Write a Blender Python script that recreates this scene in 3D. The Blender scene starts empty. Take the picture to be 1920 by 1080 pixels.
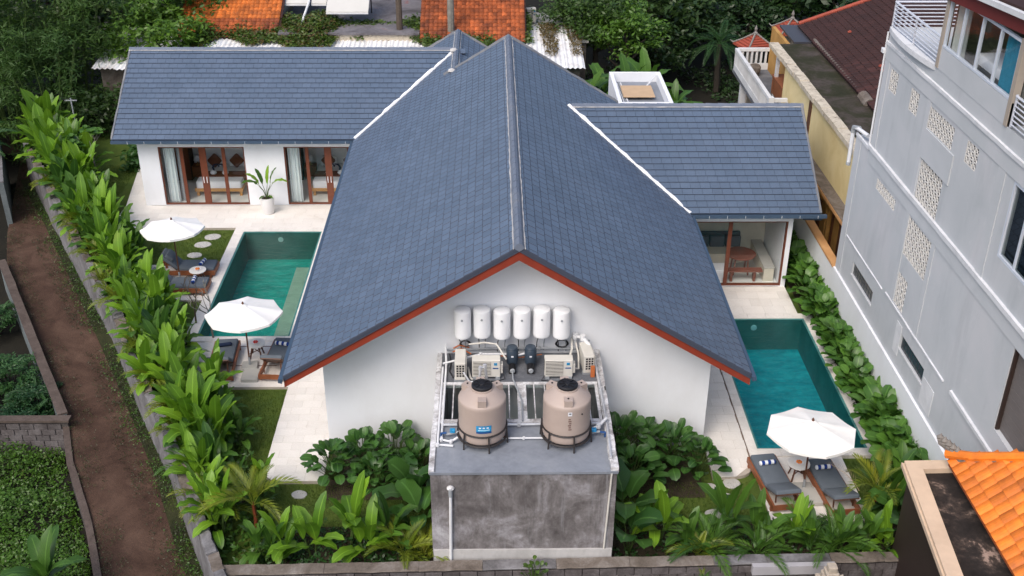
import bpy, math, random
from mathutils import Vector, Matrix, Euler
random.seed(7)
R=math.radians
sc=bpy.context.scene
COL=sc.collection
# ------------------------------------------------------------------ camera, world, sun, exposure
def cam_matrix(p,y,r,loc):
    cp,sp,cy,sy,cr,sr=math.cos(p),math.sin(p),math.cos(y),math.sin(y),math.cos(r),math.sin(r)
    F=Vector((sy*cp,cy*cp,-sp)); X=Vector((cy,-sy,0)); D=F.cross(X)
    X2=cr*X+sr*D; D2=-sr*X+cr*D
    m=Matrix((X2,-D2,-F)).transposed().to_4x4(); m.translation=loc
    return m
cd=bpy.data.cameras.new('camera'); cam=bpy.data.objects.new('camera',cd); COL.objects.link(cam)
cam.matrix_world=cam_matrix(0.501146,0.0202063,-0.0060606,Vector((0,0,18)))
cd.sensor_width=36; cd.lens=38.73; cd.clip_end=2000; cd.clip_start=.5
sc.camera=cam
w=bpy.data.worlds.new('World'); sc.world=w; w.use_nodes=True
nt=w.node_tree; bg=nt.nodes['Background']
sky=nt.nodes.new('ShaderNodeTexSky'); sky.sky_type='NISHITA'; sky.sun_disc=False
SUN_EL,SUN_AZ=R(50),R(-147)   # azimuth clockwise from +Y (the depth axis)
sky.sun_elevation=SUN_EL; sky.sun_rotation=SUN_AZ; sky.air_density=1.0; sky.dust_density=4.0; sky.ozone_density=1.0
nt.links.new(sky.outputs[0],bg.inputs[0]); bg.inputs[1].default_value=0.15
sl=bpy.data.lights.new('sun','SUN'); sl.energy=1.15; sl.angle=R(34); sl.color=(1,.965,.925)
so=bpy.data.objects.new('sun',sl); COL.objects.link(so)
sd=Vector((math.sin(SUN_AZ)*math.cos(SUN_EL),math.cos(SUN_AZ)*math.cos(SUN_EL),math.sin(SUN_EL)))
so.rotation_euler=sd.to_track_quat('Z','Y').to_euler(); so.location=(0,0,40)
vs=sc.view_settings; vs.view_transform='Standard'; vs.look='None'; vs.gamma=1; vs.use_curve_mapping=False; vs.exposure=0.48
sc.render.engine='CYCLES'
cy_=sc.cycles; cy_.max_bounces=8; cy_.diffuse_bounces=3; cy_.glossy_bounces=2; cy_.transparent_max_bounces=10; cy_.transmission_bounces=4
cy_.use_denoising=True; cy_.caustics_reflective=False; cy_.caustics_refractive=False

# ------------------------------------------------------------------ materials
class NT:
    def __init__(s,name):
        s.m=bpy.data.materials.new(name); s.m.use_nodes=True; s.t=s.m.node_tree
        s.b=s.t.nodes['Principled BSDF']; s.out=s.t.nodes['Material Output']
        s.pos=s.n('ShaderNodeNewGeometry').outputs['Position']
    def n(s,k,**kw):
        x=s.t.nodes.new(k)
        for a,b in kw.items(): setattr(x,a,b)
        return x
    def l(s,a,b): s.t.links.new(a,b)
    def noise(s,scale,detail=4,rough=.6,vec=None,stretch=None,dist=0):
        v=vec or s.pos
        if stretch:
            mp=s.n('ShaderNodeMapping'); mp.inputs['Scale'].default_value=stretch; s.l(v,mp.inputs['Vector']); v=mp.outputs[0]
        x=s.n('ShaderNodeTexNoise'); x.inputs['Scale'].default_value=scale; x.inputs['Detail'].default_value=detail
        x.inputs['Roughness'].default_value=rough; x.inputs['Distortion'].default_value=dist
        s.l(v,x.inputs['Vector']); return x.outputs['Fac']
    def ramp(s,fac,stops):
        x=s.n('ShaderNodeValToRGB'); e=x.color_ramp.elements
        while len(e)<len(stops): e.new(.5)
        for i,(p,c) in enumerate(stops):
            e[i].position=p; e[i].color=(c,c,c,1) if not hasattr(c,'__len__') else (*c,1)
        s.l(fac,x.inputs[0]); return x.outputs[0]
    def mix(s,f,a,b,mode='MIX'):
        x=s.n('ShaderNodeMix',data_type='RGBA',blend_type=mode)
        for i,v in ((0,f),(6,a),(7,b)):
            if hasattr(v,'is_linked'): s.l(v,x.inputs[i])
            elif i==0: x.inputs[0].default_value=v
            else: x.inputs[i].default_value=(*v,1)
        return x.outputs[2]
    def math(s,op,a,b=0):
        x=s.n('ShaderNodeMath',operation=op)
        for i,v in ((0,a),(1,b)):
            if hasattr(v,'is_linked'): s.l(v,x.inputs[i])
            else: x.inputs[i].default_value=v
        return x.outputs[0]
    def rand(s): return s.n('ShaderNodeObjectInfo').outputs['Random']
    def scalec(s,c,f):   # colour * scalar
        x=s.n('ShaderNodeVectorMath',operation='SCALE'); s.l(c,x.inputs[0])
        if hasattr(f,'is_linked'): s.l(f,x.inputs['Scale'])
        else: x.inputs['Scale'].default_value=f
        return x.outputs[0]
    def bump(s,h,strength=.3,dist=.02):
        x=s.n('ShaderNodeBump'); x.inputs['Strength'].default_value=strength; x.inputs['Distance'].default_value=dist
        s.l(h,x.inputs['Height']); s.l(x.outputs[0],s.b.inputs['Normal'])
    def col(s,c):
        if hasattr(c,'is_linked'): s.l(c,s.b.inputs['Base Color'])
        else: s.b.inputs['Base Color'].default_value=(*c,1)
    def rough(s,r,spec=.5):
        s.b.inputs['Roughness'].default_value=r; s.b.inputs['Specular IOR Level'].default_value=spec
MATS={}
def simple(name,c,rough=.7,var=.12,scale=2.5,rand=0.0,bump=0,bscale=60,metal=0,spec=.4,dirt=None,dirt_amt=.5,dscale=.9):
    s=NT(name); k=s.noise(scale,5)
    cc=s.mix(k,[max(0,x*(1-var*1.6)) for x in c],[min(1,x*(1+var*1.6)) for x in c])
    if dirt:
        d=s.noise(dscale,7,.68,stretch=(1,1,.55))
        cc=s.mix(s.math('MULTIPLY',s.ramp(d,[(.47,0),(.66,1)]),dirt_amt),cc,dirt)
    if rand:
        f=s.math('ADD',s.math('MULTIPLY',s.rand(),2*rand),1-rand); cc=s.scalec(cc,f)
    s.col(cc); s.rough(rough,spec); s.b.inputs['Metallic'].default_value=metal
    if bump: s.bump(s.noise(bscale,3),bump,.01)
    MATS[name]=s.m; return s.m
def stops_mat(name,stops,scale,rough=.85,detail=8,rgh=.7,fine=None,bump=.3,stretch=None,dist=.6,rand=0,fa=.22):
    s=NT(name); k=s.noise(scale,detail,rgh,stretch=stretch,dist=dist); c=s.ramp(k,stops)
    if fine:
        f=s.noise(fine,4); c=s.mix(.75,c,s.ramp(f,[(.3,(1-fa,)*3),(.7,(1+fa*.8,)*3)]),'MULTIPLY')
    if rand: c=s.scalec(c,s.math('ADD',s.math('MULTIPLY',s.rand(),2*rand),1-rand))
    s.col(c); s.rough(rough,.3)
    if bump: s.bump(s.noise(scale*8,5),bump,.02)
    MATS[name]=s.m; return s.m
def leafmat(name,c1,c2,rough=.42,rib=1.5,var=.3,trans=.3,yellow=(.16,.17,.02),yamt=.12):
    s=NT(name); r=s.rand(); c=s.mix(r,c1,c2)
    uv=s.n('ShaderNodeUVMap'); sep=s.n('ShaderNodeSeparateXYZ'); s.l(uv.outputs[0],sep.inputs[0])
    ac=s.math('ABSOLUTE',s.math('SUBTRACT',sep.outputs[1],.5))
    ribf=s.ramp(ac,[(.02,1),(.06,0)])
    sn=s.math('SINE',s.math('MULTIPLY',s.math('SUBTRACT',sep.outputs[0],s.math('MULTIPLY',ac,.35)),95))
    vein=s.math('ADD',s.math('MULTIPLY',sn,.05),1)
    n=s.noise(2.2,3); c=s.scalec(c,s.math('MULTIPLY',vein,s.math('ADD',s.math('MULTIPLY',n,var*2),1-var)))
    yf=s.ramp(s.noise(1.1,4),[(.6,0),(.72,1)])
    c=s.mix(s.math('MULTIPLY',yf,yamt),c,yellow)
    c=s.mix(s.math('MULTIPLY',ribf,.55),c,[min(1,x*rib+.02) for x in c2])
    s.col(c); s.rough(rough,.45)
    tr=s.n('ShaderNodeBsdfTranslucent'); s.l(s.mix(.0,c,c),tr.inputs[0])
    s.l(s.scalec(c,1.3),tr.inputs[0])
    mx=s.n('ShaderNodeMixShader'); mx.inputs[0].default_value=trans
    s.l(s.b.outputs[0],mx.inputs[1]); s.l(tr.outputs[0],mx.inputs[2]); s.l(mx.outputs[0],s.out.inputs[0])
    MATS[name]=s.m; return s.m

# slate roof tiles: blue grey, each tile a little different
s=NT('slate'); n1=s.noise(.8,5); n2=s.noise(26,4,.7)
c=s.mix(s.ramp(n1,[(.3,0),(.7,1)]),(.078,.113,.170),(.095,.132,.194))
c=s.mix(.8,c,s.ramp(n2,[(.3,(.78,.78,.80)),(.7,(1.2,1.2,1.18))]),'MULTIPLY')
wn=s.n('ShaderNodeTexWhiteNoise',noise_dimensions='3D')
mp=s.n('ShaderNodeAttribute',attribute_name='tone'); s.l(mp.outputs['Vector'],wn.inputs['Vector'])
c=s.scalec(c,s.math('ADD',s.math('MULTIPLY',mp.outputs['Fac'],.34),.83))
c=s.scalec(c,s.math('ADD',s.math('MULTIPLY',s.rand(),.18),.91))
st=s.ramp(s.noise(3.2,8,.8),[(.62,0),(.78,1)]); c=s.mix(s.math('MULTIPLY',st,.3),c,(.26,.27,.28)); st2=s.ramp(s.noise(2.6,7,.75),[(.52,0),(.7,1)]); c=s.mix(s.math('MULTIPLY',st2,.3),c,(.07,.085,.115))
s.col(c); s.rough(.5,.5); s.bump(n2,.25,.01); MATS['slate']=s.m
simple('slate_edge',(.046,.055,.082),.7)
simple('ridge_grey',(.15,.16,.18),.75,.2,3,dirt=(.30,.29,.27),dirt_amt=.5)
simple('mortar',(.48,.47,.46),.85,.2,6,dirt=(.3,.29,.28),dirt_amt=.4)
simple('white_mortar',(.82,.82,.82),.85,.06,6)
simple('white_wall',(.775,.795,.83),.8,.03,.7,bump=.05,dirt=(.60,.60,.60),dirt_amt=.30,dscale=.5)
simple('white_room',(.82,.81,.79),.8,.02)
simple('barge_red',(.23,.036,.018),.5,.2,3,bump=.05)
simple('wood_frame',(.14,.042,.022),.4,.2,4)
simple('gutter_blue',(.045,.075,.12),.4,.15)
simple('bracket_white',(.6,.62,.64),.5)
stops_mat('limestone',[(.25,(.66,.61,.55)),(.45,(.75,.71,.66)),(.75,(.80,.765,.72))],1.2,.75,fine=22,bump=.04,rand=.05,fa=.08)
stops_mat('limestone_coping',[(.3,(.64,.60,.55)),(.6,(.78,.74,.69))],2.4,.7,fine=22,bump=.04,rand=.04,fa=.08)
stops_mat('joint_dark',[(.3,(.36,.31,.26)),(.7,(.48,.43,.37))],3,.9)
stops_mat('lawn',[(.3,(.040,.072,.012)),(.5,(.07,.11,.016)),(.68,(.095,.125,.022)),(.85,(.08,.075,.028))],1.3,.9,fine=55,bump=.8)
stops_mat('soil',[(.3,(.028,.020,.013)),(.55,(.046,.036,.022)),(.75,(.06,.055,.025))],1.2,.95,fine=20,bump=.8)
stops_mat('jungle_floor',[(.3,(.006,.006,.004)),(.6,(.014,.012,.007)),(.8,(.02,.022,.008))],.5,.95,fine=9,bump=.8)  # near-black soil: deep shade under the trees is put into the colour
# alley earth
s=NT('alley_earth'); k=s.noise(.7,8,.65,dist=.8); c=s.ramp(k,[(.3,(.042,.023,.016)),(.48,(.070,.040,.028)),(.62,(.098,.058,.041)),(.78,(.135,.085,.061))])
f=s.noise(14,5,.75); c=s.mix(.8,c,s.ramp(f,[(.3,(.82,.82,.82)),(.7,(1.14,1.14,1.14))]),'MULTIPLY')
v=s.n('ShaderNodeTexVoronoi'); v.inputs['Scale'].default_value=9; s.l(s.pos,v.inputs['Vector'])
c=s.mix(s.math('MULTIPLY',s.ramp(v.outputs['Distance'],[(.04,1),(.10,0)]),.2),c,(.14,.10,.08))
s.col(c); s.rough(.92,.2); s.bump(f,.7,.03); MATS['alley_earth']=s.m
# weathered concrete
s=NT('stained_concrete'); k=s.noise(1.1,9,.68,dist=.5); c=s.ramp(k,[(.26,(.075,.067,.067)),(.40,(.125,.115,.114)),(.50,(.175,.163,.162)),(.58,(.26,.25,.26)),(.72,(.40,.395,.41))])
g=s.noise(5.5,7,.75,stretch=(1,1,.6)); c=s.mix(.85,c,s.ramp(g,[(.3,(.6,.58,.57)),(.7,(1.4,1.4,1.42))]),'MULTIPLY')
dr=s.noise(3.5,5,.7,stretch=(1.2,1,.12)); c=s.mix(s.math('MULTIPLY',s.ramp(dr,[(.56,0),(.72,1)]),.5),c,(.34,.34,.36)); dk=s.noise(4.5,5,.7,stretch=(1.3,1,.10)); c=s.mix(s.math('MULTIPLY',s.ramp(dk,[(.55,0),(.7,1)]),.5),c,(.06,.055,.055))
s.col(c); s.rough(.85,.3); s.bump(g,.4,.02); MATS['stained_concrete']=s.m
stops_mat('roof_paint',[(.25,(.15,.165,.195)),(.5,(.215,.235,.27)),(.75,(.27,.29,.32))],1.1,.6,fine=9,bump=.05,fa=.08)
stops_mat('roof_cement',[(.25,(.075,.08,.092)),(.5,(.13,.138,.155)),(.65,(.19,.2,.215)),(.8,(.36,.37,.39))],1.3,.8,fine=18,bump=.2)
stops_mat('worn_white',[(.3,(.14,.13,.125)),(.46,(.42,.41,.41)),(.6,(.68,.68,.69))],3.2,.8,fine=20,bump=.3)
s=NT('grey_render'); c=s.ramp(s.noise(.45,5,.55,dist=1.0),[(.25,(.43,.455,.475)),(.5,(.485,.505,.525)),(.72,(.53,.535,.555)),(.9,(.575,.575,.595))])
k=s.noise(1.6,7,.7,stretch=(1,1,.22)); c=s.mix(s.math('MULTIPLY',s.ramp(k,[(.52,0),(.72,1)]),.30),c,(.30,.32,.34))
k=s.noise(2.4,6,.75); c=s.mix(s.math('MULTIPLY',s.ramp(k,[(.6,0),(.74,1)]),.35),c,(.64,.64,.66))
s.col(c); s.rough(.85,.3); MATS['grey_render']=s.m
stops_mat('grey_render_b',[(.25,(.43,.455,.475)),(.5,(.49,.51,.53)),(.75,(.545,.55,.575))],.6,.85,detail=5,rgh=.55,bump=.03)
stops_mat('ledge_white',[(.3,(.52,.53,.55)),(.6,(.66,.67,.69))],1.5,.8,bump=.05)
stops_mat('yellow_render',[(.3,(.62,.50,.25)),(.55,(.72,.60,.33)),(.8,(.74,.64,.40))],.5,.85,detail=4,bump=.03)
stops_mat('ochre_render',[(.3,(.30,.16,.045)),(.6,(.46,.26,.08)),(.8,(.5,.31,.11))],.8,.85,bump=.05)
stops_mat('cap_orange',[(.3,(.48,.24,.09)),(.7,(.62,.36,.17))],1.2,.8,bump=.05)
stops_mat('old_cream',[(.3,(.12,.10,.08)),(.45,(.48,.42,.33)),(.7,(.62,.56,.45))],4,.85,fine=25,bump=.2)
stops_mat('moss_roof',[(.3,(.016,.018,.005)),(.45,(.028,.027,.012)),(.55,(.055,.044,.036)),(.66,(.075,.062,.054)),(.8,(.024,.028,.006))],.7,.95,fine=10,bump=.4)
stops_mat('dark_wet_roof',[(.3,(.010,.008,.007)),(.50,(.026,.02,.017)),(.57,(.07,.05,.04)),(.62,(.34,.24,.19)),(.9,(.46,.33,.27))],1.3,.75,fine=14,bump=.2,dist=.25)
simple('beige_trim',(.62,.47,.34),.7,.1,2,dirt=(.42,.31,.22),dirt_amt=.35)
simple('dark_brown',(.03,.018,.015),.6)
simple('tile_orange',(.70,.185,.018),.55,.25,5,rand=.26,dirt=(.28,.085,.025),dirt_amt=.65,bump=.2)
simple('tile_old_orange',(.34,.085,.024),.75,.5,3.5,rand=.35,dirt=(.085,.028,.016),dirt_amt=.85,dscale=.7)
simple('tile_bright_old',(.50,.135,.024),.7,.35,3.5,rand=.3,dirt=(.20,.06,.02),dirt_amt=.65)
simple('tile_dark',(.040,.014,.012),.8,.35,2,rand=.3,dirt=(.02,.008,.007),dirt_amt=.6)
simple('tile_red',(.25,.05,.028),.7,.25,2,rand=.2)
stops_mat('block_wall',[(.3,(.055,.046,.046)),(.5,(.105,.092,.092)),(.68,(.165,.15,.152)),(.8,(.24,.225,.23))],2.2,.9,fine=22,bump=.5,rand=.22)
stops_mat('wall_mortar',[(.3,(.035,.03,.028)),(.6,(.08,.07,.065)),(.8,(.13,.12,.115))],2.2,.95,fine=20,bump=.5)
stops_mat('cap_dark',[(.3,(.075,.06,.048)),(.5,(.15,.125,.105)),(.68,(.24,.215,.195)),(.85,(.36,.34,.33))],1.4,.9,fine=20,bump=.4)
stops_mat('alley_wall',[(.3,(.075,.071,.072)),(.5,(.155,.15,.155)),(.7,(.25,.245,.255)),(.85,(.34,.335,.345))],1.3,.9,fine=14,bump=.4)
stops_mat('old_wall_dark',[(.3,(.04,.035,.033)),(.55,(.085,.076,.072)),(.75,(.14,.13,.128))],1.6,.95,fine=18,bump=.5)
stops_mat('brown_cap',[(.3,(.06,.044,.036)),(.6,(.105,.08,.068)),(.8,(.15,.12,.105))],1.6,.95,fine=18,bump=.4)
stops_mat('teal_grey_paint',[(.3,(.105,.125,.13)),(.6,(.165,.19,.195)),(.8,(.21,.24,.25))],1.4,.8,fine=12,bump=.15)
simple('tank_beige',(.40,.325,.285),.5,.07,1.2,dirt=(.33,.25,.215),dirt_amt=.3)
simple('black_plastic',(.012,.012,.014),.45,.2)
simple('steel_dark',(.03,.026,.026),.5,.2)
simple('pvc_white',(.66,.67,.69),.4,.06)
simple('pvc_grey',(.30,.32,.34),.45,.1)
simple('foil',(.62,.63,.65),.3,.25,9,metal=.4)
simple('copper_orange',(.45,.13,.04),.5,.2)
simple('heater_white',(.80,.81,.83),.35,.03)
simple('ac_cream',(.60,.58,.53),.55,.06,dirt=(.45,.42,.36),dirt_amt=.3)
simple('ac_dark',(.02,.02,.022),.6)
simple('sticker_blue',(.02,.25,.50),.4,.5,14)
simple('sticker_white',(.75,.76,.8),.4)
simple('pump_navy',(.035,.052,.075),.4,.15)
simple('glass_tint',(.2,.25,.25),.1)
simple('parasol_cloth',(.83,.82,.79),.85,.03,1.5,dirt=(.66,.64,.59),dirt_amt=.3,dscale=2.2)
simple('teak',(.25,.085,.035),.5,.25,5,bump=.05)
simple('teak_dark',(.10,.040,.02),.5,.25,5)
simple('cushion_grey',(.105,.125,.15),.9,.1,4,bump=.1,bscale=200)
simple('terrazzo',(.72,.70,.67),.4,.08,30)
simple('fruit_orange',(.75,.22,.04),.5,.2,20)
simple('fruit_red',(.55,.04,.03),.5,.2,20)
simple('concrete_light',(.42,.41,.38),.8,.12,2)
simple('bed_linen',(.78,.79,.82),.85,.03)
simple('runner_brown',(.15,.05,.025),.85,.1)
simple('bed_wood',(.50,.25,.07),.45,.2,4)
simple('curtain_white',(.72,.78,.78),.9,.05)
simple('curtain_dark',(.05,.028,.022),.9,.1)
simple('towel_navy',(.01,.02,.055),.9)
simple('floor_tile',(.74,.75,.71),.15,.04,1)
simple('stone_tile',(.62,.58,.48),.5,.15,2)
simple('sofa_grey',(.12,.12,.135),.9,.1)
simple('table_red',(.20,.06,.035),.35,.2)
simple('planter_white',(.76,.75,.74),.6,.05,dirt=(.6,.58,.56),dirt_amt=.3)
simple('slab_round',(.47,.455,.43),.8,.1,6,rand=.1)
simple('alu',(.55,.60,.68),.35,.08)
simple('rail_steel',(.62,.64,.70),.35,.1,metal=.2)
simple('fascia_red',(.14,.02,.018),.6,.15)
simple('curtain_teal',(.02,.19,.30),.85,.2,6)
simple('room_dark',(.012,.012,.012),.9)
simple('room_mid',(.12,.12,.11),.9)
simple('shutter_grey',(.14,.125,.12),.7,.12)
simple('corrugated_white',(.78,.78,.78),.6,.08,1,dirt=(.30,.25,.2),dirt_amt=.45,dscale=1.4)
stops_mat('concrete_mossy',[(.3,(.05,.045,.045)),(.48,(.14,.13,.14)),(.6,(.19,.18,.19)),(.7,(.22,.09,.08)),(.85,(.28,.12,.11))],.6,.9,fine=8,bump=.3,dist=1)
simple('awning_cream',(.56,.55,.52),.7,.06,1,dirt=(.42,.41,.38),dirt_amt=.4)
simple('plywood',(.52,.36,.22),.7,.1,3)
simple('bark',(.085,.065,.05),.9,.3,8,bump=.6,bscale=25)
simple('bark_pale',(.20,.19,.165),.9,.35,6,bump=.5,bscale=25)
simple('bark_dark',(.03,.024,.018),.9,.3,8)
simple('stem_green',(.05,.085,.018),.6,.25,6)
simple('stem_red',(.20,.045,.018),.6,.3,6)
simple('dry_frond',(.42,.31,.2),.9,.2,6)
simple('stone_carved',(.42,.36,.29),.9,.25,7,bump=.5,bscale=30,dirt=(.2,.17,.14),dirt_amt=.4)
simple('carved_grey',(.20,.185,.17),.9,.35,9,bump=.6,bscale=30)
simple('furniture_wood',(.24,.085,.032),.55,.2)
leafmat('leaf_canna',(.068,.165,.012),(.18,.335,.022),yamt=.3,yellow=(.24,.25,.02))
leafmat('leaf_canna_dark',(.035,.095,.016),(.08,.175,.02))
leafmat('leaf_round',(.045,.125,.02),(.10,.22,.032),rib=1.6,rough=.38,yamt=.05)
leafmat('leaf_bush',(.028,.085,.018),(.065,.16,.028),rib=1.6,rough=.38,yamt=.03)
leafmat('leaf_palm',(.10,.15,.012),(.19,.23,.02),yamt=.5,yellow=(.30,.26,.02))
leafmat('leaf_fern',(.022,.07,.022),(.05,.125,.032),yamt=.02)
leafmat('leaf_tree',(.04,.085,.015),(.085,.15,.024),yamt=.08)
leafmat('leaf_mango',(.045,.12,.014),(.11,.21,.022),yamt=.08)
leafmat('leaf_bamboo',(.034,.085,.014),(.08,.155,.02),yamt=.05,rough=.6)
leafmat('leaf_dark',(.018,.046,.012),(.04,.08,.018),yamt=.04)
leafmat('leaf_creeper',(.04,.085,.012),(.085,.135,.018),yamt=.45,yellow=(.20,.15,.03))
leafmat('leaf_creeper_brown',(.10,.06,.025),(.13,.10,.03),yamt=.4)
leafmat('leaf_cover',(.035,.10,.010),(.09,.19,.016),yamt=.12)
leafmat('leaf_weed',(.022,.032,.008),(.045,.055,.012),yamt=.4,yellow=(.10,.085,.025))
leafmat('grass_blade',(.06,.10,.012),(.10,.15,.02),yamt=.3,yellow=(.11,.10,.03))
# glass: mostly see-through, mirror-like at a glance
def glass(name,tint,strength=1.0,rough=.02):
    s=NT(name); tr=s.n('ShaderNodeBsdfTransparent'); tr.inputs[0].default_value=(*tint,1)
    gl=s.n('ShaderNodeBsdfGlossy'); gl.inputs['Roughness'].default_value=rough
    fc=s.n('ShaderNodeLayerWeight').outputs['Facing']; fr_=s.math('ADD',s.math('MULTIPLY',s.math('POWER',fc,5),.96),.04)
    mx=s.n('ShaderNodeMixShader'); s.l(s.math('MULTIPLY',fr_,strength),mx.inputs[0])
    s.l(tr.outputs[0],mx.inputs[1]); s.l(gl.outputs[0],mx.inputs[2]); s.l(mx.outputs[0],s.out.inputs[0]); MATS[name]=s.m
glass('glass',(.93,.95,.95),1.2); glass('glass_dark',(.62,.68,.68),1.8); glass('glass_block',(.28,.32,.36),1.5,.15)
def water(name,tint):
    s=NT(name); tr=s.n('ShaderNodeBsdfTransparent'); tr.inputs[0].default_value=(*tint,1)
    gl=s.n('ShaderNodeBsdfGlossy'); gl.inputs['Roughness'].default_value=.06
    fr=s.n('ShaderNodeFresnel'); fr.inputs[0].default_value=1.33
    n=s.noise(3.2,4,.6,stretch=(1,2.2,1),dist=.5); n2=s.noise(11,3,.5,stretch=(1,1.8,1))
    bp=s.n('ShaderNodeBump'); bp.inputs['Strength'].default_value=.55; bp.inputs['Distance'].default_value=.06
    s.l(s.math('ADD',n,s.math('MULTIPLY',n2,.35)),bp.inputs['Height']); s.l(bp.outputs[0],gl.inputs['Normal']); s.l(bp.outputs[0],fr.inputs['Normal'])
    mx=s.n('ShaderNodeMixShader'); s.l(fr.outputs[0],mx.inputs[0]); s.l(tr.outputs[0],mx.inputs[1]); s.l(gl.outputs[0],mx.inputs[2]); s.l(mx.outputs[0],s.out.inputs[0]); MATS[name]=s.m
water('water_green',(.58,.84,.79)); water('water_blue',(.5,.82,.84))
stops_mat('pool_floor',[(.3,(.005,.27,.235)),(.5,(.010,.42,.36)),(.7,(.04,.56,.48))],1.3,.6,fine=5,bump=.1,stretch=(.6,1.8,1))
stops_mat('pool_floor_blue',[(.3,(.005,.25,.30)),(.5,(.012,.39,.44)),(.7,(.045,.53,.58))],1.3,.6,fine=5,bump=.1,stretch=(.6,1.8,1))
simple('pool_wall',(.06,.20,.19),.6,.35,1.6)
simple('pool_step',(.66,.56,.44),.6,.2,2.5)
# navy and white striped towel
s=NT('towel_stripe'); tc=s.n('ShaderNodeTexCoord'); sp=s.n('ShaderNodeSeparateXYZ'); s.l(tc.outputs['Object'],sp.inputs[0])
f=s.math('GREATER_THAN',s.math('SINE',s.math('MULTIPLY',sp.outputs[0],38)),0.0)
s.col(s.mix(f,(.015,.05,.25),(.75,.77,.80))); s.rough(.9,.2); MATS['towel_stripe']=s.m

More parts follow.
